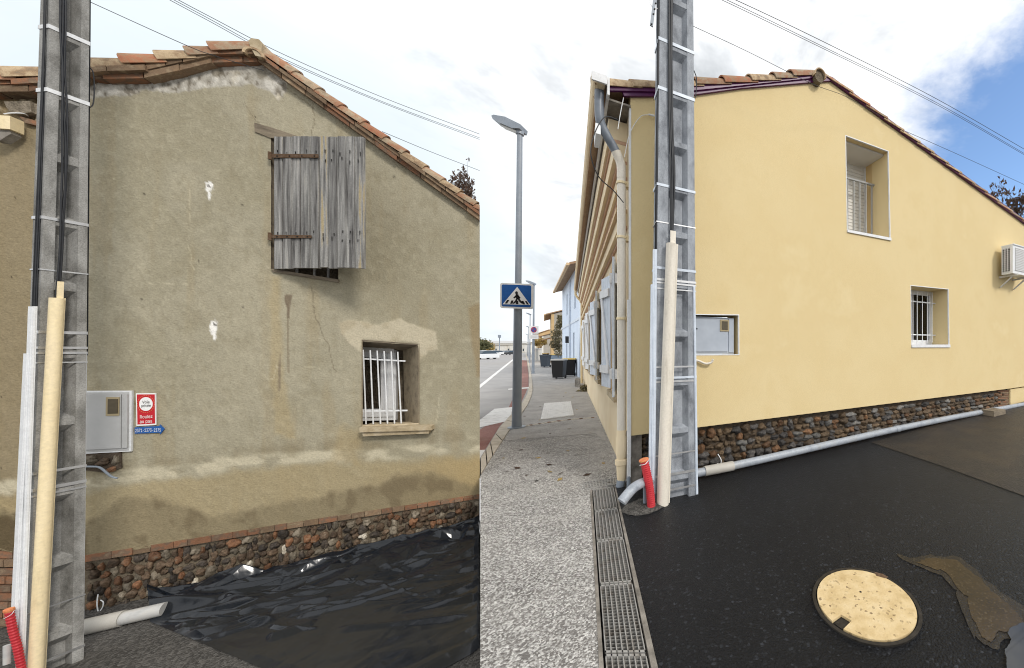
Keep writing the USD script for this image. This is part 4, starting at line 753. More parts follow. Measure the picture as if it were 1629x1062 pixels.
part(ho, 'dark_loft', [LW.box(dpoly.bounds[0] - .2, dpoly.bounds[2] + .1, .45, .47, dpoly.bounds[1] - .3, dpoly.bounds[3] + .3)], MT['dark'])
LB = lambda x, y, b: LW.sz(x, y, -b)
bW = .30
fx0, fx1, fy0, fy1 = 566, 629, 555.5, 674
fpoly = Polygon([LB(fx0, hv(fx0, 556), bW), LB(fx1, hv(fx1, 556), bW), LB(fx1 + 1, hv(fx1, 668), bW), LB(fx0, hv(fx0, 668), bW)]); s0, z0, s1, z1 = fpoly.bounds
pane = Polygon([LB(x, hv(x, v), bW) for x, v in ((570, 570), (605.5, 570), (606, 650), (570, 650))])
wf = part(ho, 'window_frame', LW.prism(fpoly.difference(pane), bW, bW + .05), MT['white'])
part(wf, 'pane', LW.prism(pane, bW + .02, bW + .024), MT['glass'])
for xa, xb, dd in ((608.5, 610.5, .012), (613, 616, .022), (618, 627, .012)): part(wf, 'frame_rib', LW.prism(Polygon([LB(x, hv(x, v), bW) for x, v in ((xa, 562), (xb, 562), (xb + .4, 656), (xa + .4, 656))]), bW - dd, bW - .0005), MT['white'])
part(wf, 'bottom_rail', LW.prism(Polygon([LB(x, hv(x, v), bW) for x, v in ((568, 653), (627, 653), (627, 662), (568, 662))]), bW - .014, bW - .0005), MT['white'])
part(wf, 'shutter_box', LW.prism(Polygon([LB(x, hv(x, v), bW) for x, v in ((566, 552), (628, 552), (628, 561), (566, 561))]), bW - .02, bW - .0006), MT['lid_grey'])
bG = .09; wg = None
for v, xr in ((572.3, 645), (652.6, 648.5)):
    m = LW.prism(Polygon([LB(573, hv(573, v - 1.1), bG), LB(xr, hv(xr, v - 1.1) + .5, bG), LB(xr, hv(xr, v + 1.1) + .5, bG), LB(573, hv(573, v + 1.1), bG)]), bG - .008, bG + .008)
    if wg is None: wg = part(ho, 'window_guard', m, MT['white'])
    else: part(wg, 'cross_bar', m, MT['white'])
for xt, xb in ((578.8, 583.5), (590, 595), (601, 606.5), (612, 617.6), (623.2, 628.7), (633.6, 639.4)):
    a, b_ = LB(xt, 556 + (xt - 578) * .06, bG + .0), LB(xb, 674.3 - (xb - 580) * .03, bG)
    part(wg, 'guard_bar', tube([LW.P(a[0], bG - .016, a[1]), LW.P(b_[0], bG - .016, b_[1])], .0065, 8), MT['white'], smooth=True)
sp = [(571, 681), (687, 678.3), (686.5, 684), (680, 686.8), (679, 689.5), (578, 694), (576, 689.5), (572, 686)]
sd = .10
part(ho, 'window_sill', [LW.pxprism([(571.5, 680), (686.5, 677.5), (687, 684), (572, 687.5)], sd, sd + .2), LW.pxprism([(576, 687.6), (683, 684.2), (682, 689.3), (577.5, 693.8)], sd - .025, sd + .05)], MT['cut_stone'])
# lintel beam, loft frame
part(ho, 'lintel_beam', LW.pxprism([(404.5, 194.5), (431, 202), (476, 217), (470, 222), (430, 219), (405, 209)], .012, .05), MT['lintel'])
part(ho, 'loft_sill', LW.pxprism([(431, 427), (538, 444), (538, 449), (434, 432)], .02, .2), MT['lintel'])
part(ho, 'loft_post', LW.pxprism([(431, 222), (436, 223), (436, 430), (431, 428)], -.03, .06), MT['lintel'])
for k, (xa, ya) in enumerate(((470, 431), (498, 436), (520, 438))): part(ho, 'loft_slat', LW.pxprism([(xa, ya - 40), (xa + 3, ya - 40), (xa + 3, ya + 6), (xa, ya + 5)], -.05, .02), MT['wood'][0])
# open shutter of two leaves
so = LW.px(432, 557, .035)[:2]; SH = Wall(so, (1.0, 0.02), (0.02, -1.0))
cols_ = [435, 449.2, 463.8, 478, 492.6, 506.8]; cols2 = [507.6, 521.6, 535.6, 550, 564, 577.4]
Sp = lambda x, y, d=0.0: SH.sz(x, y, d)
for cs, dd, ytop, ybot in ((cols_, 0.0, 216.6, 426.6), (cols2, .008, 216.6, 425.6)):
    lf = part(ho, 'shutter', [SH.pxprism([(cs[0] + 3, y), (cs[-1] - 3, y), (cs[-1] - 3, y + 16), (cs[0] + 3, y + 16)], dd - .028, .03) for y in (236, 366)], MT['wood'][0])
    for k in range(5):
        e = rng.uniform(-1.0, 1.0); xa, xb = cs[k] + .85, cs[k + 1] - .85; tl = .6 * (xa - 435) / 143
        m = SH.pxprism([(xa, ytop + e * .5), (xb, ytop + e * .5 + .2), (xb + tl * 1.2, ybot + e), (xa + tl, ybot + e)], dd + rng.uniform(-.006, .006), .026)
        part(lf, 'plank', m, MT['wood'][1 if (cs is cols2 and k in (0, 4)) else 0])
        for yy in (rng.uniform(237, 242), rng.uniform(366, 371)) + ((rng.uniform(246, 256), rng.uniform(374, 382)) if cs is cols2 else ()):
            xx_ = (xa + xb) / 2 + rng.uniform(-3, 3); part(lf, 'nail_mark', SH.pxprism([(xx_ - .5, yy), (xx_ + .5, yy), (xx_ + .25, yy + rng.uniform(3, 7)), (xx_ - .25, yy + 4)], dd + .0075, .004), MT['dark'])
for (x0, x1, y, h) in ((428, 505.5, 247.5, 5.4), (428, 494.5, 376, 4.6)):
    hg_ = part(ho, 'strap_hinge', SH.pxprism([(x0, y - h / 2 - .5), (x1, y - h / 2), (x1, y + h / 2), (x0, y + h / 2 + .2)], .012, .007), MT['rust']); part(hg_, 'pintle', tube([SH.px(429.5, y + 6, .012), SH.px(429.5, y - 6, .012)], .013, 8), MT['rust'])
    for q in np.linspace(x0 + 12, x1 - 6, 4): part(hg_, 'rivet', SH.pxprism([(q - .8, y - .8), (q + .8, y - .8), (q + .8, y + .8), (q - .8, y + .8)], .016, .004), MT['dark'])
# rake bricks and tiles
def brickrow(bx, yl, th, d, lst):
    for x0, x1 in zip(bx[:-1], bx[1:]):
        e, f_ = rng.uniform(-.9, .9), rng.uniform(-.02, .02); g = min(1.2, (x1 - x0) * .06)
        part(ho, 'rake_brick', LW.pxprism([(x0 + g, yl(x0) - th + e), (x1 - g, yl(x1) - th + e * .6), (x1 - g + .8, yl(x1) - .9 + e * .5), (x0 + g, yl(x0) - .9 + e)], d + f_, .2), MT['brick'][int(rng.random() < lst)])
lo1 = lambda x: interp(x, [(-60, 148), (60, 146), (142, 123.5), (162, 125.5), (228, 124.5), (285, 112.5), (336, 100), (386, 98.5), (412, 98)])
up1 = lambda x: lo1(x) - 12.5
brickrow([-45, -4, 45, 100, 142, 162, 228, 285, 336, 386, 410], lo1, 10.5, .075, .65); brickrow([-45, 16, 66, 120, 169, 231, 263, 290, 339, 388, 408], up1, 9.5, .10, .6)
part(ho, 'stone_block', LW.pxprism([(6, 161), (48, 160), (50, 178), (20, 181), (10, 170)], .05, .12), MT['stone'][3]); part(ho, 'stone_block', LW.pxprism([(50, 164), (72, 166), (70, 182), (52, 181)], .03, .1), MT['stone'][3])
part(ho, 'loose_brick', LW.pxprism([(30, 184), (62, 193), (62, 200), (40, 195)], .03, .1), MT['brick'][0])
rk = lambda x: 98 + (x - 412) * .7188
def slant(x0, x1, o0, o1, d, m): part(ho, 'rake_brick', LW.pxprism([(x0, rk(x0) - o1), (x1, rk(x1) - o1), (x1, rk(x1) - o0), (x0, rk(x0) - o0)], d, .2), m)
x = 413.0; k = 0
while x < CUT - 2:
    w = rng.uniform(26, 42); x1 = min(x + w, CUT); slant(x + .8, x1 - .3, .6, 8.2 + rng.uniform(-.8, .8), .065 + rng.uniform(-.012, .012), MT['brick'][int(rng.random() < .7)]); x = x1
x = 413.0
while x < CUT - 2:
    w = rng.uniform(24, 46); x1 = min(x + w, CUT); slant(x + .8, x1 - .3, 8.8, 15 + rng.uniform(-.8, .8), .09 + rng.uniform(-.012, .012), MT['brick'][int(rng.random() < .7)]); x = x1
part(ho, 'roof_deck', [LW.prism(Polygon(Lp([(-45, 116), (140, 107), (395, 78), (395, 84), (140, 113), (-45, 122)], .06)), -.05, 2.2), LW.prism(Polygon(Lp([(395, 78), (CUT - 1, 331), (CUT - 1, 339), (395, 86)], .06)), -.05, .40)], MT['roof'])
rake_up(LW, [(-70, 121), (0, 118), (68, 110.5), (140, 103), (191, 96.5), (247, 90), (296, 83.5), (334, 76.5), (390, 68)], .12, ho, [1, 2, 2, 2, 0, 2, 1, 1], .115, .098)
rake_down(LW, [408, 463, 500, 537, 574, 608, 640, 672, 700, 728, 754, CUT - .6], lambda x: 70 + (x - 420) * .7275, .11, ho, .074, .062, 13)
s_, z_ = LW.sz(397, 80, .17)
for k in range(3): part(ho, 'ridge_tile', barrel(LW.P(s_, -.13 + k * .4, z_), LW.P(s_, .30 + k * .4, z_ + .003), .066, .06, th=.018), MT['tile'][2], smooth=40)
part(ho, 'ridge_mortar', LW.prism(Polygon([LW.sz(*q, .15) for q in ((391, 60), (396, 56), (408, 58), (413, 66), (411, 86), (402, 84), (394, 70))]), -.12, .2), MT['cut_stone'])
# brick course and pebble plinth
yb2 = lambda x: botf(x); x = 134.0
while x < CUT - 1:
    w = rng.uniform(24, 44) * (1 - .45 * (x - 134) / 630); x1 = min(x + w, CUT); th = 9.2 - 3.8 * (x - 134) / 630
    part(ho, 'course_brick', LW.pxprism([(x + .5, yb2(x) - 1.5), (x1 - .5, yb2(x1) - 1.5), (x1 - .5, yb2(x1) + th), (x + .5, yb2(x) + th)], .006 + rng.uniform(-.006, .006), .05), MT['brick'][int(rng.random() < .3)]); x = x1
for rI in range(9):
    y0 = 876 + rI * 13.5; x = -46 + 14 * (rI % 2)
    while x < 46: w = rng.uniform(24, 40); part(ho, 'base_brick', LW.pxprism([(x + .7, y0 + .9), (min(x + w, 60) - .7, y0 + .9), (min(x + w, 60) - .7, y0 + 12), (x + .7, y0 + 12)], .004 + rng.uniform(-.008, .006), .06), MT['brick'][int(rng.random() < .35)]); x += w
gl_ = lambda x: PY + (CZ - GL) * F / LW.Y(x)
n = 0
for rI in range(7):
    x = 137 + rng.uniform(0, 6)
    while x < CUT - 5 and n < 298:
        t0, t1 = yb2(x) + 10.2 - 3.8 * (x - 134) / 630, gl_(x); rows = 5.4; hrow = (t1 - t0) / rows; y = t0 + hrow * (rI + .5 + rng.uniform(-.25, .25))
        w = hrow * rng.uniform(.55, 1.35) * 1.0
        if rng.random() < .12: w *= 1.3
        if y < t1 + 1: pebble(LW, x + w / 2, y, w * .98, hrow * rng.uniform(.7, 1.3), rng.choice([-.7, .6, .4, -.4, 1.0]) + rng.uniform(-.3, .3), -.018, MT['stone'][rng.choice(5, p=[.46, .28, .13, .10, .03])], ho, 400 + n, .5); n += 1
        x += w * rng.uniform(1.0, 1.25)
# things on the old wall
def wrad(x, Y, wpx): return wpx / 2 * Y / F / math.sqrt(1 + ((x - PX) / F) ** 2)
em = thing('meter_box', 'pale grey meter cabinet standing proud of the old plaster beside the red sign', 'meter box', LW.px(170, 718, 0))
cq = [(122, 624), (204.8, 623.5), (204, 716), (122, 720)]
dm = .022
part(em, 'cabinet', LW.pxprism(cq, dm, .12), MT['zinc'])
part(em, 'rim', LW.prism(Polygon(Lp(cq, dm)).buffer(.012, join_style=2).difference(Polygon(Lp(cq, dm)).buffer(-.004, join_style=2)), -dm + .004, -dm + .02), MT['white'])
dr_ = part(em, 'door', LW.pxprism([(122, 627), (192.5, 627), (192, 712.5), (122, 716)], dm + .012, .0115), MT['zinc']); part(em, 'side_trim', LW.pxprism([(194, 627), (202.5, 627), (202, 712), (193.5, 712.5)], dm + .010, .0095), MT['zinc'])
part(dr_, 'inspection_window', LW.pxprism([(168.5, 631.5), (189.5, 631.5), (189, 661), (168, 661.3)], dm + .018, .0055), MT['beige']); part(dr_, 'window_pane', LW.pxprism([(171.5, 634.5), (187.3, 634.5), (187, 657.5), (171, 658)], dm + .021, .0026), MT['brown_pane'])
part(ho, 'wall_hole', LW.pxprism([(120, 720), (192, 718), (193, 744), (170, 752), (120, 746)], .012, .01), MT['dark_mortar'])
for k, (x, y, w, h, a) in enumerate(((146, 731, 22, 12, .3), (166, 735, 20, 10, -.4), (185, 732, 12, 18, .1), (178, 746, 14, 8, 0))): pebble(LW, x, y, w, h, a, .012, MT['stone'][(3, 0, 3, 2)[k]], ho, 900 + k)
single('cable_sleeve', tube(smooth_path([LW.px(128, 742, .04), LW.px(150, 742, .05), LW.px(160, 744, .055), LW.px(170, 752, .06), LW.px(178, 758, .06), LW.px(187, 760.5, .06)], 6), wrad(160, LW.Y(160, .05), 6), 10), MT['lamp_grey'], 'short dark blue grey conduit sticking out under the proud meter cabinet', 'conduit', smooth=True)
sg = thing('private_road_sign', 'small red sign with a white disc reading Voie privée, Roulez au pas', 'sign', LW.px(232, 677, 0))
sc = [(216.1, 625.3), (247.5, 625.1), (247.9, 675.7), (217, 677.4)]
part(sg, 'plate', LW.pxprism(sc, .012, .010), MT['sign_white'])
q = lambda u, v: tuple(near(near(sc[0], sc[1], u), near(sc[3], sc[2], u), v))
part(sg, 'red_field', LW.pxprism([q(.05, .035), q(.95, .035), q(.95, .955), q(.05, .955)], .0135, .0014), MT['sign_red'])
circ = lambda cu, cv, r, n=32: [q(cu + r * math.cos(a), cv + r * .62 * math.sin(a)) for a in np.linspace(0, 2 * math.pi, n, endpoint=False)]
part(sg, 'white_disc', LW.pxprism(circ(.5, .335, .345), .015, .0014), MT['sign_white'])
part(sg, 'dashed_ring', [LW.pxprism([q(.5 + r * math.cos(a + e), .335 + r * .62 * math.sin(a + e)) for r, e in ((.44, 0), (.44, .15), (.415, .15), (.415, 0))], .015, .0014) for a in np.linspace(0, 6.28, 24, endpoint=False)], MT['orange'])
def lettering(W, parent, name, text, mapf, h, width, d, m, bold=True):
    """Text whose baseline runs from (u, v) = (0, 0) to (width, 0) in the plate's own measure; mapf(u, v) gives the pixel on the wall."""
    t = meshkit.text_mesh(text, 1.0, .1, bold=bold); v = np.array(t.vertices); k = width / v[:, 0].max()
    o = np.array([W.px(*mapf(a * k, b * h), d + .0012 * (c > .05)) for a, b, c in v]); mm = tri(o, t.faces)
    return part(parent, name, mm, m)
lettering(LW, sg, 'lettering', 'Voie', lambda u, v: q(.31 + u, .315 - v), .085, .38, .0155, MT['sign_black'], False)
lettering(LW, sg, 'lettering', 'privée', lambda u, v: q(.255 + u, .425 - v), .085, .49, .0155, MT['sign_black'], False)
lettering(LW, sg, 'lettering', 'Roulez', lambda u, v: q(.17 + u, .775 - v), .10, .66, .0142, MT['sign_white'], False)
lettering(LW, sg, 'lettering', 'au pas', lambda u, v: q(.17 + u, .92 - v), .10, .64, .0142, MT['sign_white'], False)
ar = thing('arrow_sign', 'blue arrow plate with house numbers below the red sign', 'sign', LW.px(236, 690, 0))
part(ar, 'plate', LW.pxprism([(214.2, 679.6), (253.5, 677.4), (254, 675), (261.3, 682.2), (254.6, 690.5), (254, 688), (214.2, 689.6)], .010, .008), MT['sign_blue'])
lettering(LW, ar, 'lettering', '2371-2373-2375', lambda u, v: (214.8 + u * 41, 687.2 - .022 * u * 41 - v), 5.2, 1.0, .0112, MT['sign_white'], False)
fl = thing('wall_floodlight', 'small cream wall lamp on a white arm at the left edge', 'wall lamp', LW.px(5, 205, 0))
part(fl, 'housing', LW.pxprism([(-14, 182), (16, 184), (16, 205), (-14, 203)], .12, .08), MT['cream']); part(fl, 'shade', LW.pxprism([(-14, 205), (16, 207), (17.5, 212), (0, 223), (-14, 221)], .10, .06), MT['cement'])
part(fl, 'arm', tube(smooth_path([LW.px(6, 181, .11), LW.px(20, 179.5, .10), LW.px(38, 180.5, .06), LW.px(47, 186, -.02)], 6), wrad(20, LW.Y(20), 4), 8), MT['white'], smooth=True)
single('hanging_cable', tube(smooth_path([LW.px(156, 945, .02), LW.px(154.5, 960, .035), LW.px(157, 973, .04), LW.px(163, 966, .045), LW.px(164.5, 958, .045), LW.px(160, 954, .04)], 7), wrad(160, LW.Y(160), 2.6), 8), MT['white'], 'white hooked cable end hanging on the pebble plinth of the old house', 'cable', smooth=True)
# pipe and tarp
gpz = lambda x, y: gnd(x, y, GL + .056)
gl2 = thing('ground_pipe', 'short thick grey pipe with a coupling running under the black sheet', 'pipe', gpz(190, 985))
pa, pb, pc = gpz(112, 1003), gpz(196, 983), gpz(262, 968)
part(gl2, 'coupling', tube([gpz(131, 998), pb], .058, 16), MT['pipe_c'], smooth=40); part(gl2, 'pipe_run', tube([pa, pb, pc], .050, 16), MT['pipe'], smooth=40)
tA, tB = LW.px(243, gl_(243), 0), LW.px(CUT, gl_(CUT), 0)
bA, bM, bC = gnd(243, 987, GL), np.array([-2.36, 2.083, GL]), gnd(CUT - .2, 1031, GL)
NU, NV = 420, 300
us, vs2 = np.linspace(0, 1, NU), np.linspace(0, 1, NV) ** 1.25
U, VV = np.meshgrid(us, vs2)
tops = tA + (tB - tA) * U[..., None]
split = .80
bots = np.where((U < split)[..., None], bA + (bM - bA) * (U / split)[..., None], bM + (bC - bM) * ((U - split) / (1 - split))[..., None])
P = tops + (bots - tops) * VV[..., None]
Dn = VV * np.linalg.norm(bots - tops, axis=-1)            # metres from the wall
Sx = U * np.linalg.norm(tB - tA)
def rid(a, b, seed, p=2.0): k = meshkit.fbm(np.stack([Sx * a + Dn * b, Dn * 0 + seed, Dn * a * 0], -1)); return k
def ridged(sx, sd, sk, seed, p=2.2):
    k = meshkit.fbm(np.stack([Sx * sx + Dn * sk, Dn * sd + Sx * sk * .6, np.full_like(Sx, seed)], -1)); return np.clip(1 - np.abs(2 * k - 1) * 2.3, 0, 1) ** p
from scipy.interpolate import LinearNDInterpolator
def crumple(step_s, step_d, seed, skew=0.0):
    """Flat facets between sharp creases: heights 0..1 on a jittered net, joined by straight folds."""
    R_ = np.random.default_rng(seed); a, b = np.meshgrid(np.arange(-2.5, Sx.max() + 2.5, step_s), np.arange(-1.5, Dn.max() + 1.5, step_d)); p = np.column_stack([a.ravel(), b.ravel()]) + R_.uniform(-.42, .42, (a.size, 2)) * (step_s, step_d)
    return LinearNDInterpolator(p, R_.random(len(p)))(Sx + Dn * skew + .02 * (meshkit.fbm(np.stack([Sx * 6, Dn * 6, Sx * 0 + seed], -1)) - .5), Dn)
rise = np.interp(U, [0, .12, .25, .42, .52, .62, .72, .85, 1], [.09, .07, .05, .015, .03, .10, .10, .13, .19])
h = rise * np.exp(-(Dn / .05) ** 1.4)
reach = .20 + .50 * ss(.3, .85, U)
nearw = np.exp(-(np.maximum(Dn - .05, 0) / reach) ** 2.2) * ss(0, .05, Dn); far_ = ss(.05, .2, Dn)
h += nearw * (.14 * crumple(.30, .11, 11, .7) + .05 * crumple(.15, .07, 2, -.6) + .006 * crumple(.05, .03, 3))
h += far_ * (.030 * crumple(.5, .24, 4, .5) * ss(.35, .75, U) + .010 * crumple(.34, .16, 5, -.4) + .004 * crumple(.09, .05, 6, .3))
Rf = np.random.default_rng(31); Dmax = np.linalg.norm(bots - tops, axis=-1)
def fold(s0, d0, s1, d1, wid, hgt, bend):
    """One long fold of the sheet: steep on the wall side, long on the other."""
    ax = np.array([s1 - s0, d1 - d0]); ln = np.hypot(*ax); ax /= ln; a = (Sx - s0) * ax[0] + (Dn - d0) * ax[1]; b = -(Sx - s0) * ax[1] + (Dn - d0) * ax[0]
    b = b + bend * np.sin(np.pi * np.clip(a / ln, 0, 1)) + .012 * (meshkit.fbm(np.stack([Sx * 7, Dn * 7, Sx * 0 + s0], -1)) - .5)
    end = ss(0, .18, a / ln) * ss(1, .8, a / ln); return hgt * end * np.where(b < 0, np.clip(1 + b / (wid * .45), 0, 1), np.clip(1 - b / wid, 0, 1))
Ls = float(Sx.max())
for k in range(64):
    s0 = Rf.uniform(.04, .95) * Ls; ln = Rf.uniform(.3, 1.0); d0 = Rf.uniform(.10, .65 + 1.0 * min(1, s0 / Ls + .15)); an = Rf.normal(.10, .22)
    h = np.maximum(h, h * .55 + fold(s0, d0, s0 + ln * math.cos(an), d0 + ln * math.sin(an), Rf.uniform(.04, .11), Rf.uniform(.022, .055) * (1.1 - .35 * d0), Rf.uniform(-.05, .05)))
for s0, d0, s1, d1 in ((.55, .34, 2.2, 1.02), (1.2, .5, 2.0, 1.25), (.1, .52, .9, .86)): h += fold(s0, d0, s1, d1, .022, .012, .02)
h += .10 * np.exp(-((Dn - .33) / .07) ** 2) * ss(.30, .04, U)        # over the buried pipe
h = np.nan_to_num(h)
edge = np.minimum(1, (1 - VV) / .06) * np.minimum(1, (1 - U) / .004)
P = P + np.array([0, 0, 1.0]) * (.006 + h * np.clip(edge, 0, 1))[..., None] + LW.n * (.02 + .03 * (1 - VV))[..., None] * ss(0, .02, 1 - U)[..., None]
ii = np.arange(NU * NV).reshape(NV, NU); a, b, c, d = ii[:-1, :-1].ravel(), ii[:-1, 1:].ravel(), ii[1:, 1:].ravel(), ii[1:, :-1].ravel()
single('plastic_sheet', tri(P.reshape(-1, 3), np.concatenate([np.stack([a, d, c], 1), np.stack([a, c, b], 1)])), MT['tarp'], 'black plastic sheet spread crumpled over the ground along the old house', 'plastic sheet', smooth=True)

# ================================================================ POSTS
def post(name, W, label, l0, l1, r0, r1, ytop, ybot, rungs, xm, depth, zbase, ztop, m, bands, fa=.27, fb=.78):
    """A tapered reinforced concrete post: two flanges, a recessed web and rungs; corners given at two heights of the photograph."""
    a0, a1, c0, c1 = (W.sz(*q) for q in ((l0, ytop), (l1, ybot), (r0, ytop), (r1, ybot)))
    ed = lambda p, q, z: p[0] + (q[0] - p[0]) * (z - p[1]) / (q[1] - p[1])
    S = lambda f, z: ed(a0, a1, z) * (1 - f) + ed(c0, c1, z) * f
    def blk(f0, f1, b0, b1, z0, z1, f2=None, f3=None):
        return hexa([W.P(S(f, z), b, z) for z in (z0, z1) for f, b in ((f0, b0), (f1, b0), (f1 if f3 is None else f3, b1), (f0 if f2 is None else f2, b1))])
    o = W.P(S(.5, zbase), depth / 2, zbase); t = thing(name, label, 'utility pole', o)
    nz = 12; zs = np.linspace(zbase - .2, ztop, nz); ms = []
    part(t, 'flange', blk(0, fa, 0, depth, zbase - .2, ztop), m); part(t, 'flange', blk(fb, 1, 0, depth, zbase - .2, ztop), m)
    rr = .062; zz = [W.sz(xm, y)[1] for y in rungs]; pitch = zz[0] - zz[1]
    while zz[0] + pitch < ztop: zz.insert(0, zz[0] + pitch)
    zz = sorted(zz); part(t, 'web', blk(fa, fb, rr, rr + .018, zbase - .2, ztop), m)
    for k, z in enumerate(zz):
        part(t, 'rung', hexa([W.P(S(f, zz_), b, zz_) for f, b, zz_ in ((fa, .004, z - .03), (fb, .004, z - .03), (fb, rr + .002, z - .085), (fa, rr + .002, z - .085), (fa, .004, z + .02), (fb, .004, z + .02), (fb, rr + .002, z + .055), (fa, rr + .002, z + .055))]), m)
        zn = zz[k + 1] - .03 if k + 1 < len(zz) else ztop
        ms += [blk(fb - .004, fb, .004, rr, z + .02, zn, fb - .11, fb), blk(fa, fa + .004, .004, rr, z + .02, zn, fa, fa + .05)]
        ms.append(hexa([W.P(S(f, z + q), b, z + q) for q, bb in ((-.03, ((fa, .004), (fb, .004), (fb, rr), (fa, rr))),) for f, b in bb] + [W.P(S(f, z - .032), b, z - .032 + 0) for f, b in ((fa, .004), (fb, .004), (fb, rr), (fa, rr))]) if False else None)
    part(t, 'chamfer', [q for q in ms if q is not None], m)
    for y, hpx, mm in bands:
        z = W.sz(xm, y)[1]; hh = hpx * W.Y(xm) / F / 2; e = .004
        f0, f1 = -.03, 1.02
        part(t, 'steel_band', [blk(f0, f1, -e, -.001, z - hh, z + hh), blk(f0, f0 + .02, -.001, depth + e, z - hh, z + hh), blk(f1 - .02, f1, -.001, depth + e, z - hh, z + hh), blk(f0, f1, depth + .001, depth + e, z - hh, z + hh)], MT[mm])
    return t, S
po = gnd(133, 1048, GL); wpv = np.array([1250 - PX, F]); wpv /= np.linalg.norm(wpv); PLW = Wall(po[:2], wpv, (wpv[1], -wpv[0]))
pl, SL = post('utility_pole', PLW, 'ladder-like grey concrete post in front of the old house', 80, 45, 142.5, 133, 0, 1048, [59, 157, 255, 355, 456, 562, 668, 778, 888, 1001], 112, .085, GL, 7.5, MT['concrete'],
              [(56, 6, 'white'), (155, 6, 'white'), (353, 4.5, 'steel'), (433, 2, 'steel'), (529, 4.5, 'steel'), (553, 3.5, 'steel'), (561, 3.5, 'steel'), (576, 2, 'steel'), (744, 4, 'steel'), (769, 5, 'steel'), (778, 3, 'steel'), (953, 2, 'steel'), (1035, 4, 'steel')])
pro = gnd(1108, 787)[:2]; PRW = Wall(pro, RW.w[:2], RW.n[:2])
pr_, SR = post('utility_pole', PRW, 'ladder-like bluish concrete post at the corner of the yellow house', 1050, 1041, 1103, 1108.5, 0, 787, [3, 78, 153, 229, 301, 373, 453, 530, 608, 684, 758], 1080, .17, 0, 7.6, MT['concrete_r'],
               [(74, 5, 'white_blue'), (150, 5, 'white_blue'), (300, 4, 'white_blue'), (358, 1.6, 'steel'), (429, 4, 'white_blue'), (447, 3.5, 'steel'), (452, 2.5, 'steel'), (461, 1.8, 'steel'), (583, 2.5, 'steel'), (600, 3.5, 'white_blue'), (606, 3, 'steel'), (720, 2, 'steel'), (752, 4, 'steel'), (776, 3, 'steel')], .28, .80)
part(pr_, 'perforated_bracket', [PRW.pxprism([(1042.5, -30), (1048, -30), (1039, 42), (1034, 39)], .03, .012)], MT['lamp_grey'])
part(pr_, 'bracket_hole', [PRW.pxprism([(x - 1.2, y - 1.5), (x + 1.6, y - 1.2), (x + 1.2, y + 1.5), (x - 1.6, y + 1.2)], .0315, .001) for x, y in ((1043.3, 5), (1041.5, 14), (1039.6, 22), (1036.5, 38))], MT['dark'])
def run(W, pts, d, n=6): return smooth_path([W.px(x, y, d) for x, y in pts], n)
def cable(W, pts, d, wpx, label, cat, name, m, n=6, sec=7, **k):
    p = run(W, pts, d, n); x, Y = pts[len(pts) // 2][0], W.Y(pts[len(pts) // 2][0], d); return single(name, tube(p, wrad(x, Y, wpx), sec), m, label, cat, smooth=True, **k)
# left post: cables, guards, trunking
for k, (pts, wpx, d) in enumerate(([([(101, -40), (100, 40), (99, 120), (103, 200), (104, 240), (103, 300), (98, 360), (96, 410), (91, 470)], 4.6, .012), ([(96, -40), (96, 50), (100, 110), (99, 180), (99, 260), (97, 330), (95, 400), (89, 470)], 4.4, .014), ([(104, -40), (104, 40), (103, 110), (107, 190), (105, 290), (101, 350), (99, 400), (94, 470)], 4.0, .012)])):
    cable(PLW, pts, d, wpx, ('leftmost', 'middle', 'rightmost')[(1, 0, 2)[k]] + ' black cable of the bundle running down the face of the grey post', 'cable', 'post_cable', MT['black'], group='cables down the grey post')
for k, (pts, wpx) in enumerate((([(73, -40), (71, 60), (68, 140), (64, 240), (61, 330), (57, 420), (54, 500)], 4.0), ([(78, -40), (76, 60), (72, 140), (67, 240), (64, 330), (60, 420), (57, 500)], 4.4), ([(71, -40), (69, 60), (66, 140), (62, 240), (58, 330), (54, 420), (51, 500)], 3.0))):
    cable(PLW, pts, -.02 - .02 * (k == 2), wpx, ('middle', 'innermost', 'outermost')[k] + ' of the three black cables along the left edge of the grey post', 'cable', 'edge_cable', MT['black'], group='cables along the edge of the grey post')
cable(PLW, [(143.5, -40), (143, 60), (142, 160), (141, 300), (140, 420), (139, 565)], -.05, 2.6, 'single black cable along the right edge of the grey post', 'cable', 'edge_cable', MT['black'])
cable(PLW, [(141, 105), (148, 115), (150, 140), (148, 165), (141, 172)], -.02, 2.6, 'short black cable loop on the right edge of the grey post', 'cable loop', 'cable_loop', MT['black'])
def guard(W, pts, d, wtop, wbot, m, name, label, cap):
    p0, p1 = W.px(*pts[0], d), W.px(*pts[1], d); x0, x1 = pts[0][0], pts[1][0]
    r0, r1 = wrad(x0, W.Y(x0, d), wtop), wrad(x1, W.Y(x1, d), wbot)
    t = thing(name, label, 'cable guard', p1); part(t, 'cover', tube([p0, near(p0, p1, .5), p1], [r0, (r0 + r1) / 2, r1], 20), m, smooth=40)
    if cap: part(t, 'top_tag', W.pxprism(cap, d + r0 * .2, .006), m)
    rr = [r0 * 1.01, r1 * 1.01]
    part(t, 'side_lip', [hexa([W.px(x + sx, y, d - .004) if k < 2 else W.px(x + sx, y, d - .012) for (x, y), ww in ((pts[1], wbot), (pts[0], wtop)) for k, sx in enumerate((ww / 2 - .8, ww / 2 + 1.6, ww / 2 + 1.6, ww / 2 - .8))])], m)
    return t
guard(PLW, [(90, 474), (56.5, 1075)], .045, 26, 29, MT['cream'], 'cable_guard', 'long cream half-round cable guard leaning on the grey post', [(92, 447), (102, 448), (101, 480), (90.5, 480)])
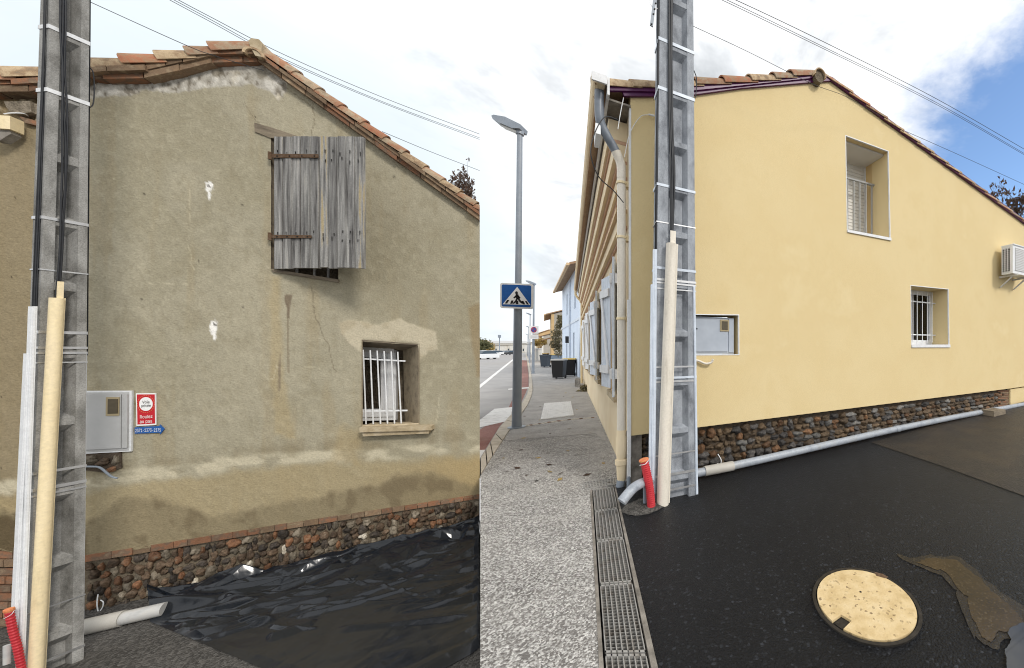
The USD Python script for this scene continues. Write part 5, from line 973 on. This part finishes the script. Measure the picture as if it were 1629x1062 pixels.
def trunk(W, pts, d, wpx, m, label, cap_th=.03, name='trunking'):
    (x0, y0), (x1, y1) = pts; t = thing(name, label, 'trunking', W.px(x1, y1, d)); h = wpx / 2
    part(t, 'channel', W.pxprism([(x0 - h, y0), (x0 + h, y0), (x1 + h, y1), (x1 - h, y1)], d, cap_th), m)
    part(t, 'lid_ridge', W.pxprism([(x0 - h * .35, y0 + 1), (x0 + h * .45, y0 + 1), (x1 + h * .45, y1 - 1), (x1 - h * .35, y1 - 1)], d + .004, .0035), m); return t
trunk(PLW, [(55, 487), (35, 1062)], .03, 9.5, MT['white'], 'taller white trunking on the left side of the grey post')
trunk(PLW, [(46.5, 562), (25, 1010)], .018, 7.5, MT['white'], 'shorter outer white trunking on the left side of the grey post')
trunk(PLW, [(136.2, 563), (130.8, 1048)], -.02, 5, MT['white'], 'narrow white trunking on the right edge of the grey post', .02)
def hose(W, pts, d, wpx, label, rings):
    p = run(W, pts, d, 40); t = thing('corrugated_conduit', label, 'conduit', p[-1]); L_ = np.concatenate([[0], np.cumsum(np.linalg.norm(np.diff(p, axis=0), axis=1))])
    q = np.linspace(0, L_[-1], rings * 4); pp_ = np.column_stack([np.interp(q, L_, p[:, k]) for k in range(3)]); x = pts[0][0]; r = wrad(x, W.Y(x, d), wpx)
    part(t, 'sleeve', tube(pp_, r * (1 + .07 * np.array([[-1, 1, 1, -1][k % 4] for k in range(len(pp_))])), 14), MT['red_hose'])
    part(t, 'torn_collar', tube([p[0] + (p[0] - p[3]) * .2, p[0], p[3], p[6]], [r * .9, r * 1.2, r * 1.3, r * 1.12], 10), MT['orange'])
    part(t, 'cable_tie', tube(smooth_path([p[10] + W.w * r * 1.1 + W.n * r * .2 + np.array([0, 0, .03]), p[10] + W.n * r * 1.25, p[10] - W.w * r * 1.2 - np.array([0, 0, .02])], 6), r * .1, 6), MT['white']); return t
hose(PLW, [(14, 968), (20, 1000), (29, 1035), (38, 1085)], .06, 17, 'red corrugated conduit with a torn orange top beside the grey post', 26)
ep = thing('drain_stub', 'grey pipe stub with small upright tubes left of the red conduit at the grey post', 'pipe', LW.px(5, 1040, .1))
part(ep, 'stub', tube([LW.px(-40, 1034, .12), LW.px(14, 1026, .12)], .045, 12), MT['pipe'], smooth=40); part(ep, 'upright', tube([PLW.px(11, 1056, .0), PLW.px(11, 1026, .0)], .012, 10), MT['pipe'], smooth=40)
pebble(LW, 10, 1052, 22, 18, .3, .1, MT['stone'][3], ep, 77, name='collar')
# right post
for k, (pts, wpx, d) in enumerate((([(1068, -40), (1067, 60), (1066.5, 150), (1068, 215), (1070, 260), (1069, 330), (1069, 372)], 3.6, .016), ([(1065, -40), (1064.5, 60), (1064, 150), (1066, 230), (1067, 300), (1067, 372)], 3.4, .018), ([(1070, -40), (1068.5, 60), (1069, 160), (1070.5, 220), (1073, 280), (1071, 340), (1070, 372)], 3.2, .016))):
    cable(PRW, pts, d, wpx, ('middle', 'leftmost', 'rightmost')[k] + ' black cable of the bundle running down the face of the bluish post', 'cable', 'post_cable', MT['black'], group='cables down the bluish post')
for k, (pts, wpx, dd) in enumerate((([(1048.5, -40), (1047.5, 120), (1045.5, 250), (1044.5, 400)], 3.0, -.01), ([(1046.5, -40), (1046, 120), (1044, 250), (1042.5, 400)], 2.6, -.05))): cable(PRW, pts, dd, wpx, ('inner', 'outer')[k] + ' of the two black cables along the left edge of the bluish post', 'cable', 'edge_cable', MT['black'], group='cables along the edge of the bluish post')
cable(PRW, [(1104, 112), (1108, 125), (1107, 150), (1103, 163)], -.04, 1.6, 'short black cable loop on the right edge of the bluish post', 'cable loop', 'cable_loop', MT['black'])
cable(PRW, [(1031, -20), (1034, 4), (1040, 12), (1046, 13)], .02, 1.2, 'thin curved wire beside the perforated bracket on the bluish post', 'wire', 'bracket_wire', MT['steel'])
guard(PRW, [(1068.5, 388), (1054, 806)], .055, 17.5, 19.5, MT['cream_r'], 'cable_guard', 'long pale cream half-round cable guard leaning on the bluish post', [(1066.5, 366), (1075.5, 367.5), (1075, 392), (1066.5, 392)])
trunk(PRW, [(1042.4, 396), (1039.5, 785)], .012, 6, MT['white_blue'], 'taller bluish white trunking on the left side of the bluish post', .03)
trunk(PRW, [(1037.8, 452), (1034.5, 770)], .004, 4, MT['white_blue'], 'shorter outer bluish white trunking on the left side of the bluish post', .03)
trunk(PRW, [(1104.5, 455), (1109, 786)], .012, 3.4, MT['white_blue'], 'narrow bluish white trunking on the right edge of the bluish post', .02)
hose(PRW, [(1024, 730), (1029, 752), (1034, 780), (1036.5, 812)], .10, 13, 'red corrugated conduit with a torn orange top beside the bluish post', 26)
el = [PRW.px(1040, 765, -.05), PRW.px(1022, 768, .06), PRW.px(1008, 776, .12), PRW.px(996, 789, .16), PRW.px(989, 798, .18)]
single('elbow_pipe', tube(smooth_path(el, 6), .045, 14), MT['pipe_r'], 'bluish grey bent pipe sinking into the cement left of the bluish post', 'pipe', smooth=40)
single('small_tube', tube([gnd(1026, 806), gnd(1026, 806) + (0, 0, .22)], .018, 10), MT['lamp_grey'], 'short upright dark tube left of the red conduit at the bluish post', 'pipe', smooth=40)

# ================================================================ OVERHEAD WIRES
def wire(pts, Y0, Y1, label, r=.006, group=None):
    p = np.array(pts); Ys = np.linspace(Y0, Y1, len(p)); q = smooth_path([at(x, y, Yy) for (x, y), Yy in zip(pts, Ys)], 8); single('overhead_wire', tube(q, r, 6), MT['black'], label, 'overhead wire', group, smooth=True)
wire([(240, -24), (330, 24), (455, 88), (610, 155), (763, 213)], 3.0, 6.0, 'uppermost of the three parallel wires above the old roof', 0.0037)
wire([(225, -28), (330, 28), (455, 95), (610, 162), (763, 219)], 3.1, 6.1, 'middle one of the three parallel wires above the old roof', 0.0034)
wire([(215, -30), (325, 29), (455, 98), (610, 164), (763, 221.5)], 3.1, 6.2, 'lowest of the three parallel wires above the old roof', 0.0034)
wire([(120, -8), (144, 3), (290, 69), (340, 88), (420, 112)], 2.6, 3.0, 'thin dark wire crossing from the grey post to the top of the old gable', 0.0027)
wire([(608, 209), (690, 243), (763, 271)], 5.0, 6.5, 'single thin wire rising behind the old roof near the bare twigs', 0.0037)
wire([(1110, -24), (1180, 4), (1320, 71), (1490, 157), (1640, 243)], 4.5, 9.0, 'uppermost of the three parallel wires above the yellow house', 0.0048)
wire([(1095, -26), (1170, 6), (1320, 79), (1490, 163), (1640, 250)], 4.5, 9.2, 'middle one of the three parallel wires above the yellow house', 0.0041)
wire([(1090, -26), (1160, 5), (1320, 82), (1490, 166), (1640, 252)], 4.6, 9.3, 'lowest of the three parallel wires above the yellow house', 0.0041)
wire([(1100, 40), (1190, 82), (1290, 132), (1345, 153), (1400, 184)], 3.5, 5.2, 'thin dark wire from the bluish post across the yellow gable', 0.0027)
wire([(1442, 209), (1530, 248), (1640, 298)], 9.0, 12.0, 'single thin wire behind the tiles at the right end of the yellow roof', 0.0054)

# ================================================================ STREET
def lamp():
    b = gnd(822, 680); Y = b[1]; t = thing('street_lamp', 'nearest tall grey street lamp with a flat head, carrying the zebra crossing sign', 'street lamp', b, 'lamps along the kerb')
    top = at(827, 208, Y); zt = top[2]; mid = b + (top - b) * .42
    part(t, 'post', tube([b, b + (top - b) * .03, mid, mid + (0, 0, .02), top], [.085, .078, .068, .056, .045], 14), MT['lamp_grey'], smooth=40)
    part(t, 'base_plate', flat(Point(b[:2]).buffer(.15, 4), .02, .03), MT['lamp_grey'])
    part(t, 'spigot', tube([at(827, 214, Y), at(827.5, 206, Y), at(824, 199, Y)], [.07, .065, .05], 10), MT['lamp_grey'], smooth=40)
    q = [(827.5, 197), (826, 203.5), (814, 203), (793, 194), (783.5, 188.5), (781.5, 183.5), (785, 182), (803, 185)]
    IM = Wall((0, Y - .11), (1.0, 0), (0, -1.0)); part(t, 'head', IM.pxprism(q, 0, .22), MT['lamp_grey']); part(t, 'lens', IM.prism(affinity.translate(Polygon([IM.sz(*p) for p in ((819, 205.4), (793, 194.8), (793, 196), (819, 206.6))]), 0, .004), .04, .18), MT['lamp_lens']); return t, b
lp, lb = lamp()
for k, ((x, y), lab) in enumerate((((848, 594), 'second street lamp from the front, carrying the round no parking sign'), ((842.6, 577), 'third street lamp from the front, slender above the kerb'), ((840.2, 570), 'fourth street lamp from the front, far down the kerb'), ((838.6, 565.8), 'farthest thin street lamp at the end of the kerb'))):
    copy_of(lp, gnd(x, y), lab)
Ys = lb[1] - .10; IS = Wall((0, Ys), (1.0, 0), (0, -1.0))
zs_ = thing('crossing_sign', 'square blue pedestrian crossing sign with white rim on the nearest lamp', 'sign', at(822, 491, Ys))
rnd_ = lambda pts, r: Polygon([IS.sz(*p) for p in pts]).buffer(-r).buffer(r, 6)
part(zs_, 'plate', IS.prism(rnd_([(795.5, 449.5), (847.5, 451.5), (847.2, 491.5), (795.5, 489.5)], .04), 0, .02), MT['sign_white'])
part(zs_, 'blue_field', IS.prism(rnd_([(798.2, 452), (845, 453.8), (844.8, 488.6), (798.2, 487)], .03), -.002, -.0003), MT['sign_blue'])
part(zs_, 'white_triangle', IS.prism(Polygon([IS.sz(*p) for p in ((823, 456), (844, 485), (800, 483.6))]), -.004, -.0023), MT['sign_white'])
fig = [[(820.2, 464.4), (822.6, 463.2), (824.2, 466), (822.4, 468), (820.6, 467.2)], [(821, 468.4), (824.4, 468), (826, 474), (822.2, 475), (820.6, 472)], [(821.6, 469), (822.4, 471.2), (818.8, 474), (817.2, 473.2)], [(824.2, 468.8), (828, 473.4), (827, 474.4), (823.6, 471.4)],
       [(822.4, 474), (824.4, 474.4), (820.8, 480), (817.6, 483), (816.4, 481.8), (819.4, 479)], [(823.4, 474.2), (826, 473.8), (829, 478.6), (832.4, 481.4), (831, 482.8), (827, 480)]]
part(zs_, 'walking_figure', [IS.prism(Polygon([IS.sz(*p) for p in f]).buffer(.004), -.006, -.0043) for f in fig], MT['sign_black'])
part(zs_, 'zebra_bars', [IS.prism(Polygon([IS.sz(*p) for p in f]), -.006, -.0043) for f in ([(807, 477), (810.4, 477), (807, 482.6), (803.4, 482.4)], [(814, 477.6), (817, 477.6), (815.6, 483), (811.8, 482.8)], [(821, 478), (824.6, 478), (825, 483.4), (820.6, 483.2)], [(830, 478.4), (833, 478.4), (836, 484), (832, 483.8)], [(835.4, 478.6), (838.4, 478.8), (842, 484.4), (838.4, 484.2)])], MT['sign_black'])
nb_ = gnd(848, 594); IN = Wall((0, nb_[1] - .09), (1.0, 0), (0, -1.0))
nps = thing('no_parking_sign', 'small white sign with a round blue and red no parking disc on the second lamp', 'sign', at(849, 539, nb_[1] - .09))
IQ = lambda pts: Polygon([IN.sz(*p) for p in pts])
part(nps, 'plate', IN.prism(IQ([(841.8, 518), (856.3, 518.4), (856.2, 530.6), (841.8, 530.3)]), 0, .03), MT['sign_white'])
c = IN.sz(849.2, 524.2); part(nps, 'red_ring', IN.prism(Point(c).buffer(.185, 12), -.008, -.0005), MT['sign_red']); part(nps, 'blue_disc', IN.prism(Point(c).buffer(.145, 12), -.014, -.0085), MT['sign_blue'])
part(nps, 'red_slash', IN.prism(LineString([(c[0] - .11, c[1] + .11), (c[0] + .11, c[1] - .11)]).buffer(.022), -.02, -.0145), MT['sign_red'])
sp_ = part(nps, 'sub_plate', IN.prism(IQ([(841.2, 531.6), (856.2, 531.8), (856.2, 539), (841.2, 538.8)]), 0, .03), MT['sign_white']); part(sp_, 'text_lines', [IN.prism(IQ([(844, y), (853.5, y), (853.5, y + .5), (844, y + .5)]), -.008, -.0005) for y in (534, 536.4)], MT['lid_grey'])
# bins
def bin_(px, body, lid, label, h=1.05, w=.56, d=.62, rot=0.0):
    b = gnd(*px, .006); t = thing('wheelie_bin', label, 'bin', b); c_, s_ = math.cos(rot), math.sin(rot)
    def Q(x, y, z): return b + np.array([x * c_ - y * s_, x * s_ + y * c_, z])
    k = .82
    part(t, 'tub', hexa([Q(x * k, y * k, .07) for x, y in ((-w / 2, -d / 2), (w / 2, -d / 2), (w / 2, d / 2), (-w / 2, d / 2))] + [Q(x, y, h - .07) for x, y in ((-w / 2, -d / 2), (w / 2, -d / 2), (w / 2, d / 2), (-w / 2, d / 2))]), body)
    part(t, 'rim', hexa([Q(x, y, z) for z in (h - .12, h - .068) for x, y in ((-w / 2 - .02, -d / 2 - .02), (w / 2 + .02, -d / 2 - .02), (w / 2 + .02, d / 2 + .02), (-w / 2 - .02, d / 2 + .02))]), body)
    part(t, 'lid', hexa([Q(x, y, h - .066) for x, y in ((-w / 2 - .03, -d / 2 - .05), (w / 2 + .03, -d / 2 - .05), (w / 2 + .03, d / 2 + .06), (-w / 2 - .03, d / 2 + .06))] + [Q(x, y, h) for x, y in ((-w / 2, -d / 2), (w / 2, -d / 2), (w / 2, d / 2), (-w / 2, d / 2))]), lid)
    for sx in (-1, 1): part(t, 'wheel', tube([Q(sx * (w / 2 - .1), d / 2 - .03, .1), Q(sx * (w / 2 - .04), d / 2 - .03, .1)], .1, 12), MT['tyre'])
    part(t, 'handle', tube([Q(-w / 2 + .05, d / 2 + .08, h - .1), Q(w / 2 - .05, d / 2 + .08, h - .1)], .015, 6), body); return t
bin_((889.5, 602), MT['bin_black'], MT['lid_grey'], 'black wheelie bin with a pale lid, nearest on the pavement', 1.04, .58, .6, .2)
bin_((906, 598), MT['bin_black'], MT['lid_yellow'], 'black wheelie bin with a yellow lid against the blue house', 1.04, .62, .62, .35)
bin_((867.8, 584), MT['bin_grey'], MT['bin_grey'], 'slate grey wheelie bin in the middle of the far pavement', 1.1, .62, .7, .1)
bin_((886.5, 581), MT['bin_light'], MT['lid_yellow'], 'wide light blue grey bin with a yellow lid beside the bush', 1.1, 1.0, .8, .2)
bin_((868, 574), MT['bin_black'], MT['lid_yellow'], 'small dark bin with a sandy lid behind the slate bin', 1.1, .6, .6, .1)
bin_((853.5, 567), MT['bin_grey'], MT['bin_grey'], 'far slate container below the yellow bush', 1.3, 1.1, .9, .1)
# plants
def leaves(n, c, r, size, rs, droop=0.0, squash=1.0):
    R_ = np.random.default_rng(rs); d = R_.normal(size=(n, 3)); d /= np.linalg.norm(d, axis=1, keepdims=True); p = np.asarray(c) + d * (R_.random((n, 1)) ** .45) * np.asarray(r)
    k = meshkit.fbm(p * 1.6 / max(r)); p = p[k > np.quantile(k, .25)]; m = len(p); a, b = R_.normal(size=(m, 3)), R_.normal(size=(m, 3)); a /= np.linalg.norm(a, axis=1, keepdims=True); a[:, 2] -= droop; b = np.cross(a, b); b /= np.linalg.norm(b, axis=1, keepdims=True)
    s = size * R_.uniform(.6, 1.3, (m, 1)); v = np.stack([p - a * s, p + b * s * .5 * squash, p + a * s, p - b * s * .5 * squash], 1).reshape(-1, 3); i = np.arange(m) * 4; return tri(v, np.concatenate([np.stack([i, i + 1, i + 2], 1), np.stack([i, i + 2, i + 3], 1)]))
def bush(name, label, base, blobs, n, size, m, seed, stem=.05):
    t = thing(name, label, 'plant' if name != 'tree' else 'tree', base)
    c = np.mean([b[0] for b in blobs], 0); part(t, 'trunk', [tube([np.asarray(base, float), (np.asarray(base) + c) / 2 + (.05, 0, 0), c], [stem, stem * .8, stem * .4], 7)] + [tube([(np.asarray(base) + c) / 2, np.asarray(b[0])], [stem * .5, stem * .2], 5) for b in blobs], MT['bark'])
    part(t, 'crown', [leaves(n, b[0], b[1], size, seed + k) for k, b in enumerate(blobs)], m); return t
B = lambda x, y, Y: at(x, y, Y)
bush('street_bush', 'tall olive bush growing between the blue house and the ochre house', gnd(890, 578), [(B(889, 556, 31), (.45, .5, .7)), (B(888, 540, 31), (.5, .5, .8)), (B(890, 522, 31), (.42, .5, .7)), (B(883, 533, 31), (.4, .5, .6)), (B(891, 507, 31), (.25, .3, .4)), (B(882, 547, 31), (.4, .4, .45)), (B(893, 515, 31), (.3, .4, .5))], 330, .10, MT['leaf_olive'], 3)
bush('street_bush', 'yellow leaved bush beyond the far bins', gnd(861, 566.5), [(B(858, 543, 50), (.9, .8, .6)), (B(864, 544, 50), (.6, .8, .5)), (B(852.5, 546, 50), (.5, .6, .4))], 500, .12, MT['leaf_yellow'], 13)
bush('house_plant', 'small tuft of weeds at the foot of the yellow facade', gnd(930, 621), [(B(930, 617, 12.6), (.16, .16, .14)), (B(927, 622, 12.4), (.22, .16, .06))], 260, .05, MT['leaf_olive'], 23, .01)
single('stone_block', hexa([gnd(914.5, 615), gnd(923, 616), gnd(923.4, 612), gnd(915.5, 611.5)] + [p + (0, 0, .28) for p in (gnd(914.5, 615), gnd(923, 616), gnd(923.4, 612), gnd(915.5, 611.5))]), MT['cement'], 'small grey stone block at the corner between the yellow and the blue house', 'stone block')
def twigtree(label, base, tips, root, seed, leafn, size, lm, xmax=1e9):
    t = thing('tree', label, 'tree', base); R_ = np.random.default_rng(seed); base = np.asarray(base, float)
    part(t, 'trunk', tube(smooth_path([base, (base + root) / 2 + (.08, .05, 0), root], 5), np.linspace(.12, .03, 11), 8), MT['bark'], smooth=True); br_, lf = [], []
    for tip in tips:
        path = smooth_path([root, (root + tip) / 2 + R_.normal(size=3) * .08, tip], 8); br_.append(tube(path, np.linspace(.018, .005, len(path)), 5))
        for q in path[6:]:
            for _ in range(2):
                e = q + R_.normal(size=3) * .13
                if PX + F * e[0] / e[1] > xmax: continue
                br_.append(tube([q, e], [.004, .002], 4)); lf.append(leaves(leafn, e, (.05, .05, .06), size, int(R_.integers(1e6)), .9))
    part(t, 'branches', br_, MT['bark']); part(t, 'crown', lf, lm); return t
Yt = 7.6
twigtree('bare tree with brown seed clusters behind the end of the old roof', np.array([*at(748, 600, Yt)[:2], -.09]), [at(x, y, Yt + dy) for x, y, dy in ((728, 292, 0), (736, 280, .2), (742, 276, -.2), (745, 286, 0), (731, 284, .1), (738, 296, 0), (745, 302, .2), (740, 288, -.1))], at(746, 330, Yt), 5, 6, .035, MT['leaf_brown'], 755)
Yt = 14.0
twigtree('bare tree with dark twigs behind the right end of the yellow roof', np.array([*at(1620, 557, Yt)[:2], -.09]), [at(x, y, Yt + dy) for x, y, dy in ((1574, 297, 0), (1590, 292, .3), (1605, 312, -.2), (1620, 315, .2), (1628, 308, 0), (1612, 330, .1), (1640, 300, 0), (1660, 320, .3), (1585, 305, 0), (1626, 325, .1))], at(1622, 350, Yt), 8, 6, .06, MT['leaf_brown'])
# neighbouring houses
def block(name, label, A, d, length, depth, eave, ridge, mw, m_gable=None, over=.35, wins=(), gable=True):
    """A house whose street front starts at A and runs along d; its gable end faces back towards A."""
    d = np.asarray(d, float) / np.linalg.norm(d); W = Wall(A, d, (-d[1], d[0])); t = thing(name, label, 'house', (*A, 0)); hole = Polygon([(0, -.1), (length, -.1), (length, eave), (0, eave)])
    for s, z, w, h in wins: hole = hole.difference(Polygon([(s, z), (s + w, z), (s + w, z + h), (s, z + h)]))
    part(t, 'front_wall', W.prism(hole, 0, .3), mw)
    G = Wall(W.P(0, 0, 0)[:2], -W.n[:2], (-d[0], -d[1]))
    part(t, 'gable_wall', G.prism(Polygon([(.3, -.1), (depth, -.1), (depth, eave), (depth / 2, ridge), (.3, eave)]), .002, .3), m_gable or mw)
    part(t, 'rear_wall', G.prism(Polygon([(.3, -.1), (depth, -.1), (depth, eave), (depth / 2, ridge), (.3, eave)]), length - .3, length), m_gable or mw)
    th = .12; k = (ridge - eave) / (depth / 2)
    part(t, 'roof', G.prism(Polygon([(-over, eave - over * k), (depth / 2, ridge), (depth + over, eave - over * k), (depth + over, eave - over * k + th), (depth / 2, ridge + th * 1.2), (-over, eave - over * k + th)]), -.2, length + .2), MT['roof'])
    part(t, 'gutter', W.box(-.2, length + .2, -over - .14, -over, eave - over * k - .05, eave - over * k + .08), MT['ochre_mould'])
    for s, z, w, h in wins:
        f = part(t, 'window', W.prism(Polygon([(s, z), (s + w, z), (s + w, z + h), (s, z + h)]).difference(Polygon([(s + .1, z + .1), (s + w - .1, z + .1), (s + w - .1, z + h - .1), (s + .1, z + h - .1)])), .1, .16), MT['white']); part(f, 'pane', W.box(s + .1, s + w - .1, .13, .14, z + .1, z + h - .1), MT['car_glass'])
    return t, W
A = gnd(921.5, 600)[:2]; Bp = np.array([(894.5 - PX) / F * 27.5, 27.5])
bh, BW = block('blue_house', 'pale blue two-storey house next to the yellow one', A, Bp - A, float(np.linalg.norm(Bp - A)), 9, 6.35, 8.0, MT['blue_wall'], None, .5, [(1.5, 4.0, .8, 1.5), (6.2, 4.0, .8, 1.5), (2.2, .9, .8, 1.7), (6.4, .05, .9, 2.2)])
part(bh, 'string_course', BW.box(0, 11, -.03, -.001, 3.2, 3.35), MT['white_blue']); part(bh, 'downpipe', tube([BW.P(4.3, -.06, 6.1), BW.P(4.3, -.06, 0)], .05, 8), MT['white_blue']); part(bh, 'wall_lantern', BW.box(4.9, 5.1, -.25, -.01, 2.0, 2.45), MT['black'])
A2 = gnd(877, 577)[:2]; bo, OW = block('ochre_house', 'ochre house with a grey gable beyond the blue house', A2, (-.52, .85), 9, 9, 5.9, 7.4, MT['ochre_wall'], MT['grey_wall'], .6, [(1.5, 3.6, .9, 1.4), (4.5, 3.6, .9, 1.4), (1.5, .9, .9, 1.5), (5, .0, 1.0, 2.2)])
part(bo, 'awning', hexa([OW.P(*q) for q in ((1.0, -1.0, 2.7), (3.4, -1.0, 2.7), (3.4, 0, 3.0), (1.0, 0, 3.0), (1.0, -1.0, 2.8), (3.4, -1.0, 2.8), (3.4, 0, 3.1), (1.0, 0, 3.1))]), MT['roof'])
block('low_house', 'low pale house with a grey roof beyond the ochre house', gnd(862, 568)[:2], (-.45, .9), 12, 10, 4.6, 6.2, MT['pale_wall'], MT['grey_wall'], .6, [(2, .9, 1.0, 1.4), (6, .9, 1.0, 1.4)])
block('far_house', 'far small house with a red brown roof at the end of the kerb', np.array([(845 - PX) / F * 130, 130]), (-.55, .85), 14, 12, 4.4, 6.4, MT['pale_wall'], MT['grey_wall'], .5, [(2, .9, 1.2, 1.5), (7, .9, 1.2, 1.5)])
block('terrace_house', 'narrow cream house with a brown roof beyond the low pale house', np.array([(853 - PX) / F * 82, 82]), (-.5, .87), 11, 9, 5.4, 7.2, MT['yellow_pale'], MT['ochre_wall'], .5, [(1.5, 3.2, .9, 1.3), (5.5, 3.2, .9, 1.3), (1.5, .8, .9, 1.4), (6, .8, .9, 1.4)])
block('terrace_house', 'tall white house farther along the kerb than the cream one', np.array([(848.5 - PX) / F * 102, 102]), (-.52, .86), 10, 8, 6.2, 7.8, MT['pale_wall'], MT['pale_wall'], .5, [(1.5, 3.6, 1.0, 1.4), (5.5, 3.6, 1.0, 1.4), (1.5, .8, 1.0, 1.5)])
for k, (x, y) in enumerate(((852, 573), (858, 572))):
    b = gnd(x, y); t = thing('gate_pillar', ('left', 'right')[k] + ' one of two white gate pillars below the yellow bush', 'gate pillar', b); part(t, 'shaft', wbox(b[0] - .25, b[0] + .25, b[1] - .25, b[1] + .25, 0, 1.7), MT['pale_wall']); part(t, 'cap', wbox(b[0] - .32, b[0] + .32, b[1] - .32, b[1] + .32, 1.703, 1.82), MT['white'])
# bridge, far traffic
Yb = 260.0
bd = thing('road_bridge', 'pale flyover crossing the road in the distance', 'bridge', at(800, 557, Yb))
bx = lambda x: (x - PX) / F * Yb
part(bd, 'deck', wbox(bx(700), bx(838), Yb, Yb + 9, at(0, 548, Yb)[2], at(0, 543.5, Yb)[2]), MT['pale_wall']); part(bd, 'parapet', wbox(bx(700), bx(838), Yb - .3, Yb - .01, at(0, 545.5, Yb)[2], at(0, 541.8, Yb)[2]), MT['white'])
for x in (782, 800, 818, 834): part(bd, 'pier', wbox(bx(x), bx(x) + 1.4, Yb + 2, Yb + 6, -.1, at(0, 548.01, Yb)[2]), MT['pale_wall'])
for k, (x0, x1, yt, lab) in enumerate(((778, 792, 549.5, 'long white warehouse seen below the left half of the far flyover'), (797, 812, 548.8, 'white warehouse seen below the middle of the far flyover'), (823, 835, 547.5, 'pale shed at the right end of the far flyover'))):
    Yq = 215 + 8 * k; t = thing('warehouse', lab, 'warehouse', at((x0 + x1) / 2, 557, Yq)); xa, xb = (x0 - PX) / F * Yq, (x1 - PX) / F * Yq; zt = at(0, yt, Yq)[2]
    part(t, 'wall', wbox(xa, xb, Yq, Yq + 12, -.1, zt), MT['pale_wall']); part(t, 'roof', wbox(xa - .3, xb + .3, Yq - .3, Yq + 12.3, zt + .01, zt + .4), MT['grey_wall'])
    for j in range(3): part(t, 'window', wbox(xa + (xb - xa) * (.12 + .3 * j), xa + (xb - xa) * (.28 + .3 * j), Yq - .05, Yq - .01, 1.0, 2.6), MT['car_glass'])
mp = at(794.6, 557, 150); mt = thing('signal_mast', 'lone dark mast standing before the far flyover', 'mast', (*mp[:2], -.05)); part(mt, 'shaft', tube([(*mp[:2], -.05), at(794.6, 533, 150)], .18, 8), MT['lamp_grey']); part(mt, 'head', wbox(mp[0] - .4, mp[0] + .4, 149.6, 150.4, at(0, 537, 150)[2], at(0, 532.5, 150)[2]), MT['lamp_grey'])
for k, (x, yb, Y, r, lab) in enumerate(((767, 548, 95, 2.6, 'dusty green tree at the left edge of the far road, nearest to the white car'), (775, 550.5, 120, 2.4, 'low tree with pale leaves just right of the dusty green one beyond the cars'))):
    c_ = at(x, yb, Y); bush('tree', lab, (c_[0], c_[1], -.05), [(c_, (r, r, r * .8)), (c_ + (-r * .8, 1, .6), (r * .8, r, r * .7)), (c_ + (r * .5, -1, -.6), (r * .7, r, r * .6))], 700, .3, MT['leaf_green'] if k == 0 else MT['leaf_yellow'], 50 + 9 * k, .2)
def car(pos, head, paint, label, L=4.2):
    t = thing('car', label, 'car', (*pos[:2], -.03), 'cars on the far road'); c_, s_ = math.cos(head), math.sin(head)
    def Q(p): p = np.asarray(p, float); return np.column_stack([pos[0] + p[:, 0] * c_ - p[:, 1] * s_, pos[1] + p[:, 0] * s_ + p[:, 1] * c_, p[:, 2] - .03])
    def side(poly, w0, w1):
        m = trimesh.creation.extrude_polygon(Polygon(poly), 1.0, engine='earcut'); v = np.array(m.vertices); k = np.clip((v[:, 1] - .85) / .6, 0, 1); w = w0 + (w1 - w0) * k; return tri(Q(np.column_stack([v[:, 0], (v[:, 2] - .5) * w, v[:, 1]])), m.faces[:, ::-1])
    part(t, 'body', side([(-2.05, .25), (2.05, .25), (2.1, .55), (1.95, .78), (1.05, .92), (-1.75, .95), (-2.08, .85)], 1.75, 1.68), paint)
    part(t, 'cabin', side([(1.05, .921), (.45, 1.40), (-.2, 1.47), (-1.2, 1.42), (-1.8, .951)], 1.6, 1.3), MT['car_glass']); part(t, 'roof', side([(.42, 1.41), (-.2, 1.475), (-1.2, 1.43), (-1.2, 1.47), (-.2, 1.51), (.42, 1.45)], 1.4, 1.3), paint)
    for x in (-1.3, 1.3):
        for y in (-.80, .66): p = Q([(x, y, .32), (x, y + .16, .32)]); part(t, 'wheel', tube(p, .31, 14), MT['tyre'])
    for y in (-.6, .6): part(t, 'headlight', tri(Q([(2.0, y - .18, .6), (2.09, y - .18, .6), (2.09, y + .18, .6), (2.0, y + .18, .6), (1.95, y - .18, .74), (2.03, y - .18, .74), (2.03, y + .18, .74), (1.95, y + .18, .74)]), hexa(np.zeros((8, 3))).faces), MT['lamp_lens'])
    return t
car(at(769.5, 557, 58), math.pi * 1.42, MT['car_white'], 'white car at the left edge of the road, nearest of the cars')
car(at(792, 557, 118), math.pi * 1.15, MT['car_white'], 'white car standing crosswise beyond the nearest white one')
car(at(803.5, 557, 150), math.pi * 1.45, MT['car_white'], 'white car beside the dark car under the flyover')
car(at(781, 557, 88), math.pi * 1.45, MT['car_white'], 'white car coming on just behind the nearest white one')
car(at(808, 557, 200), math.pi * 1.45, MT['car_white'], 'smallest white car, far off under the flyover')
car(at(814, 557, 118), math.pi * .42, MT['car_dark'], 'dark car driving away just left of the lamp post')
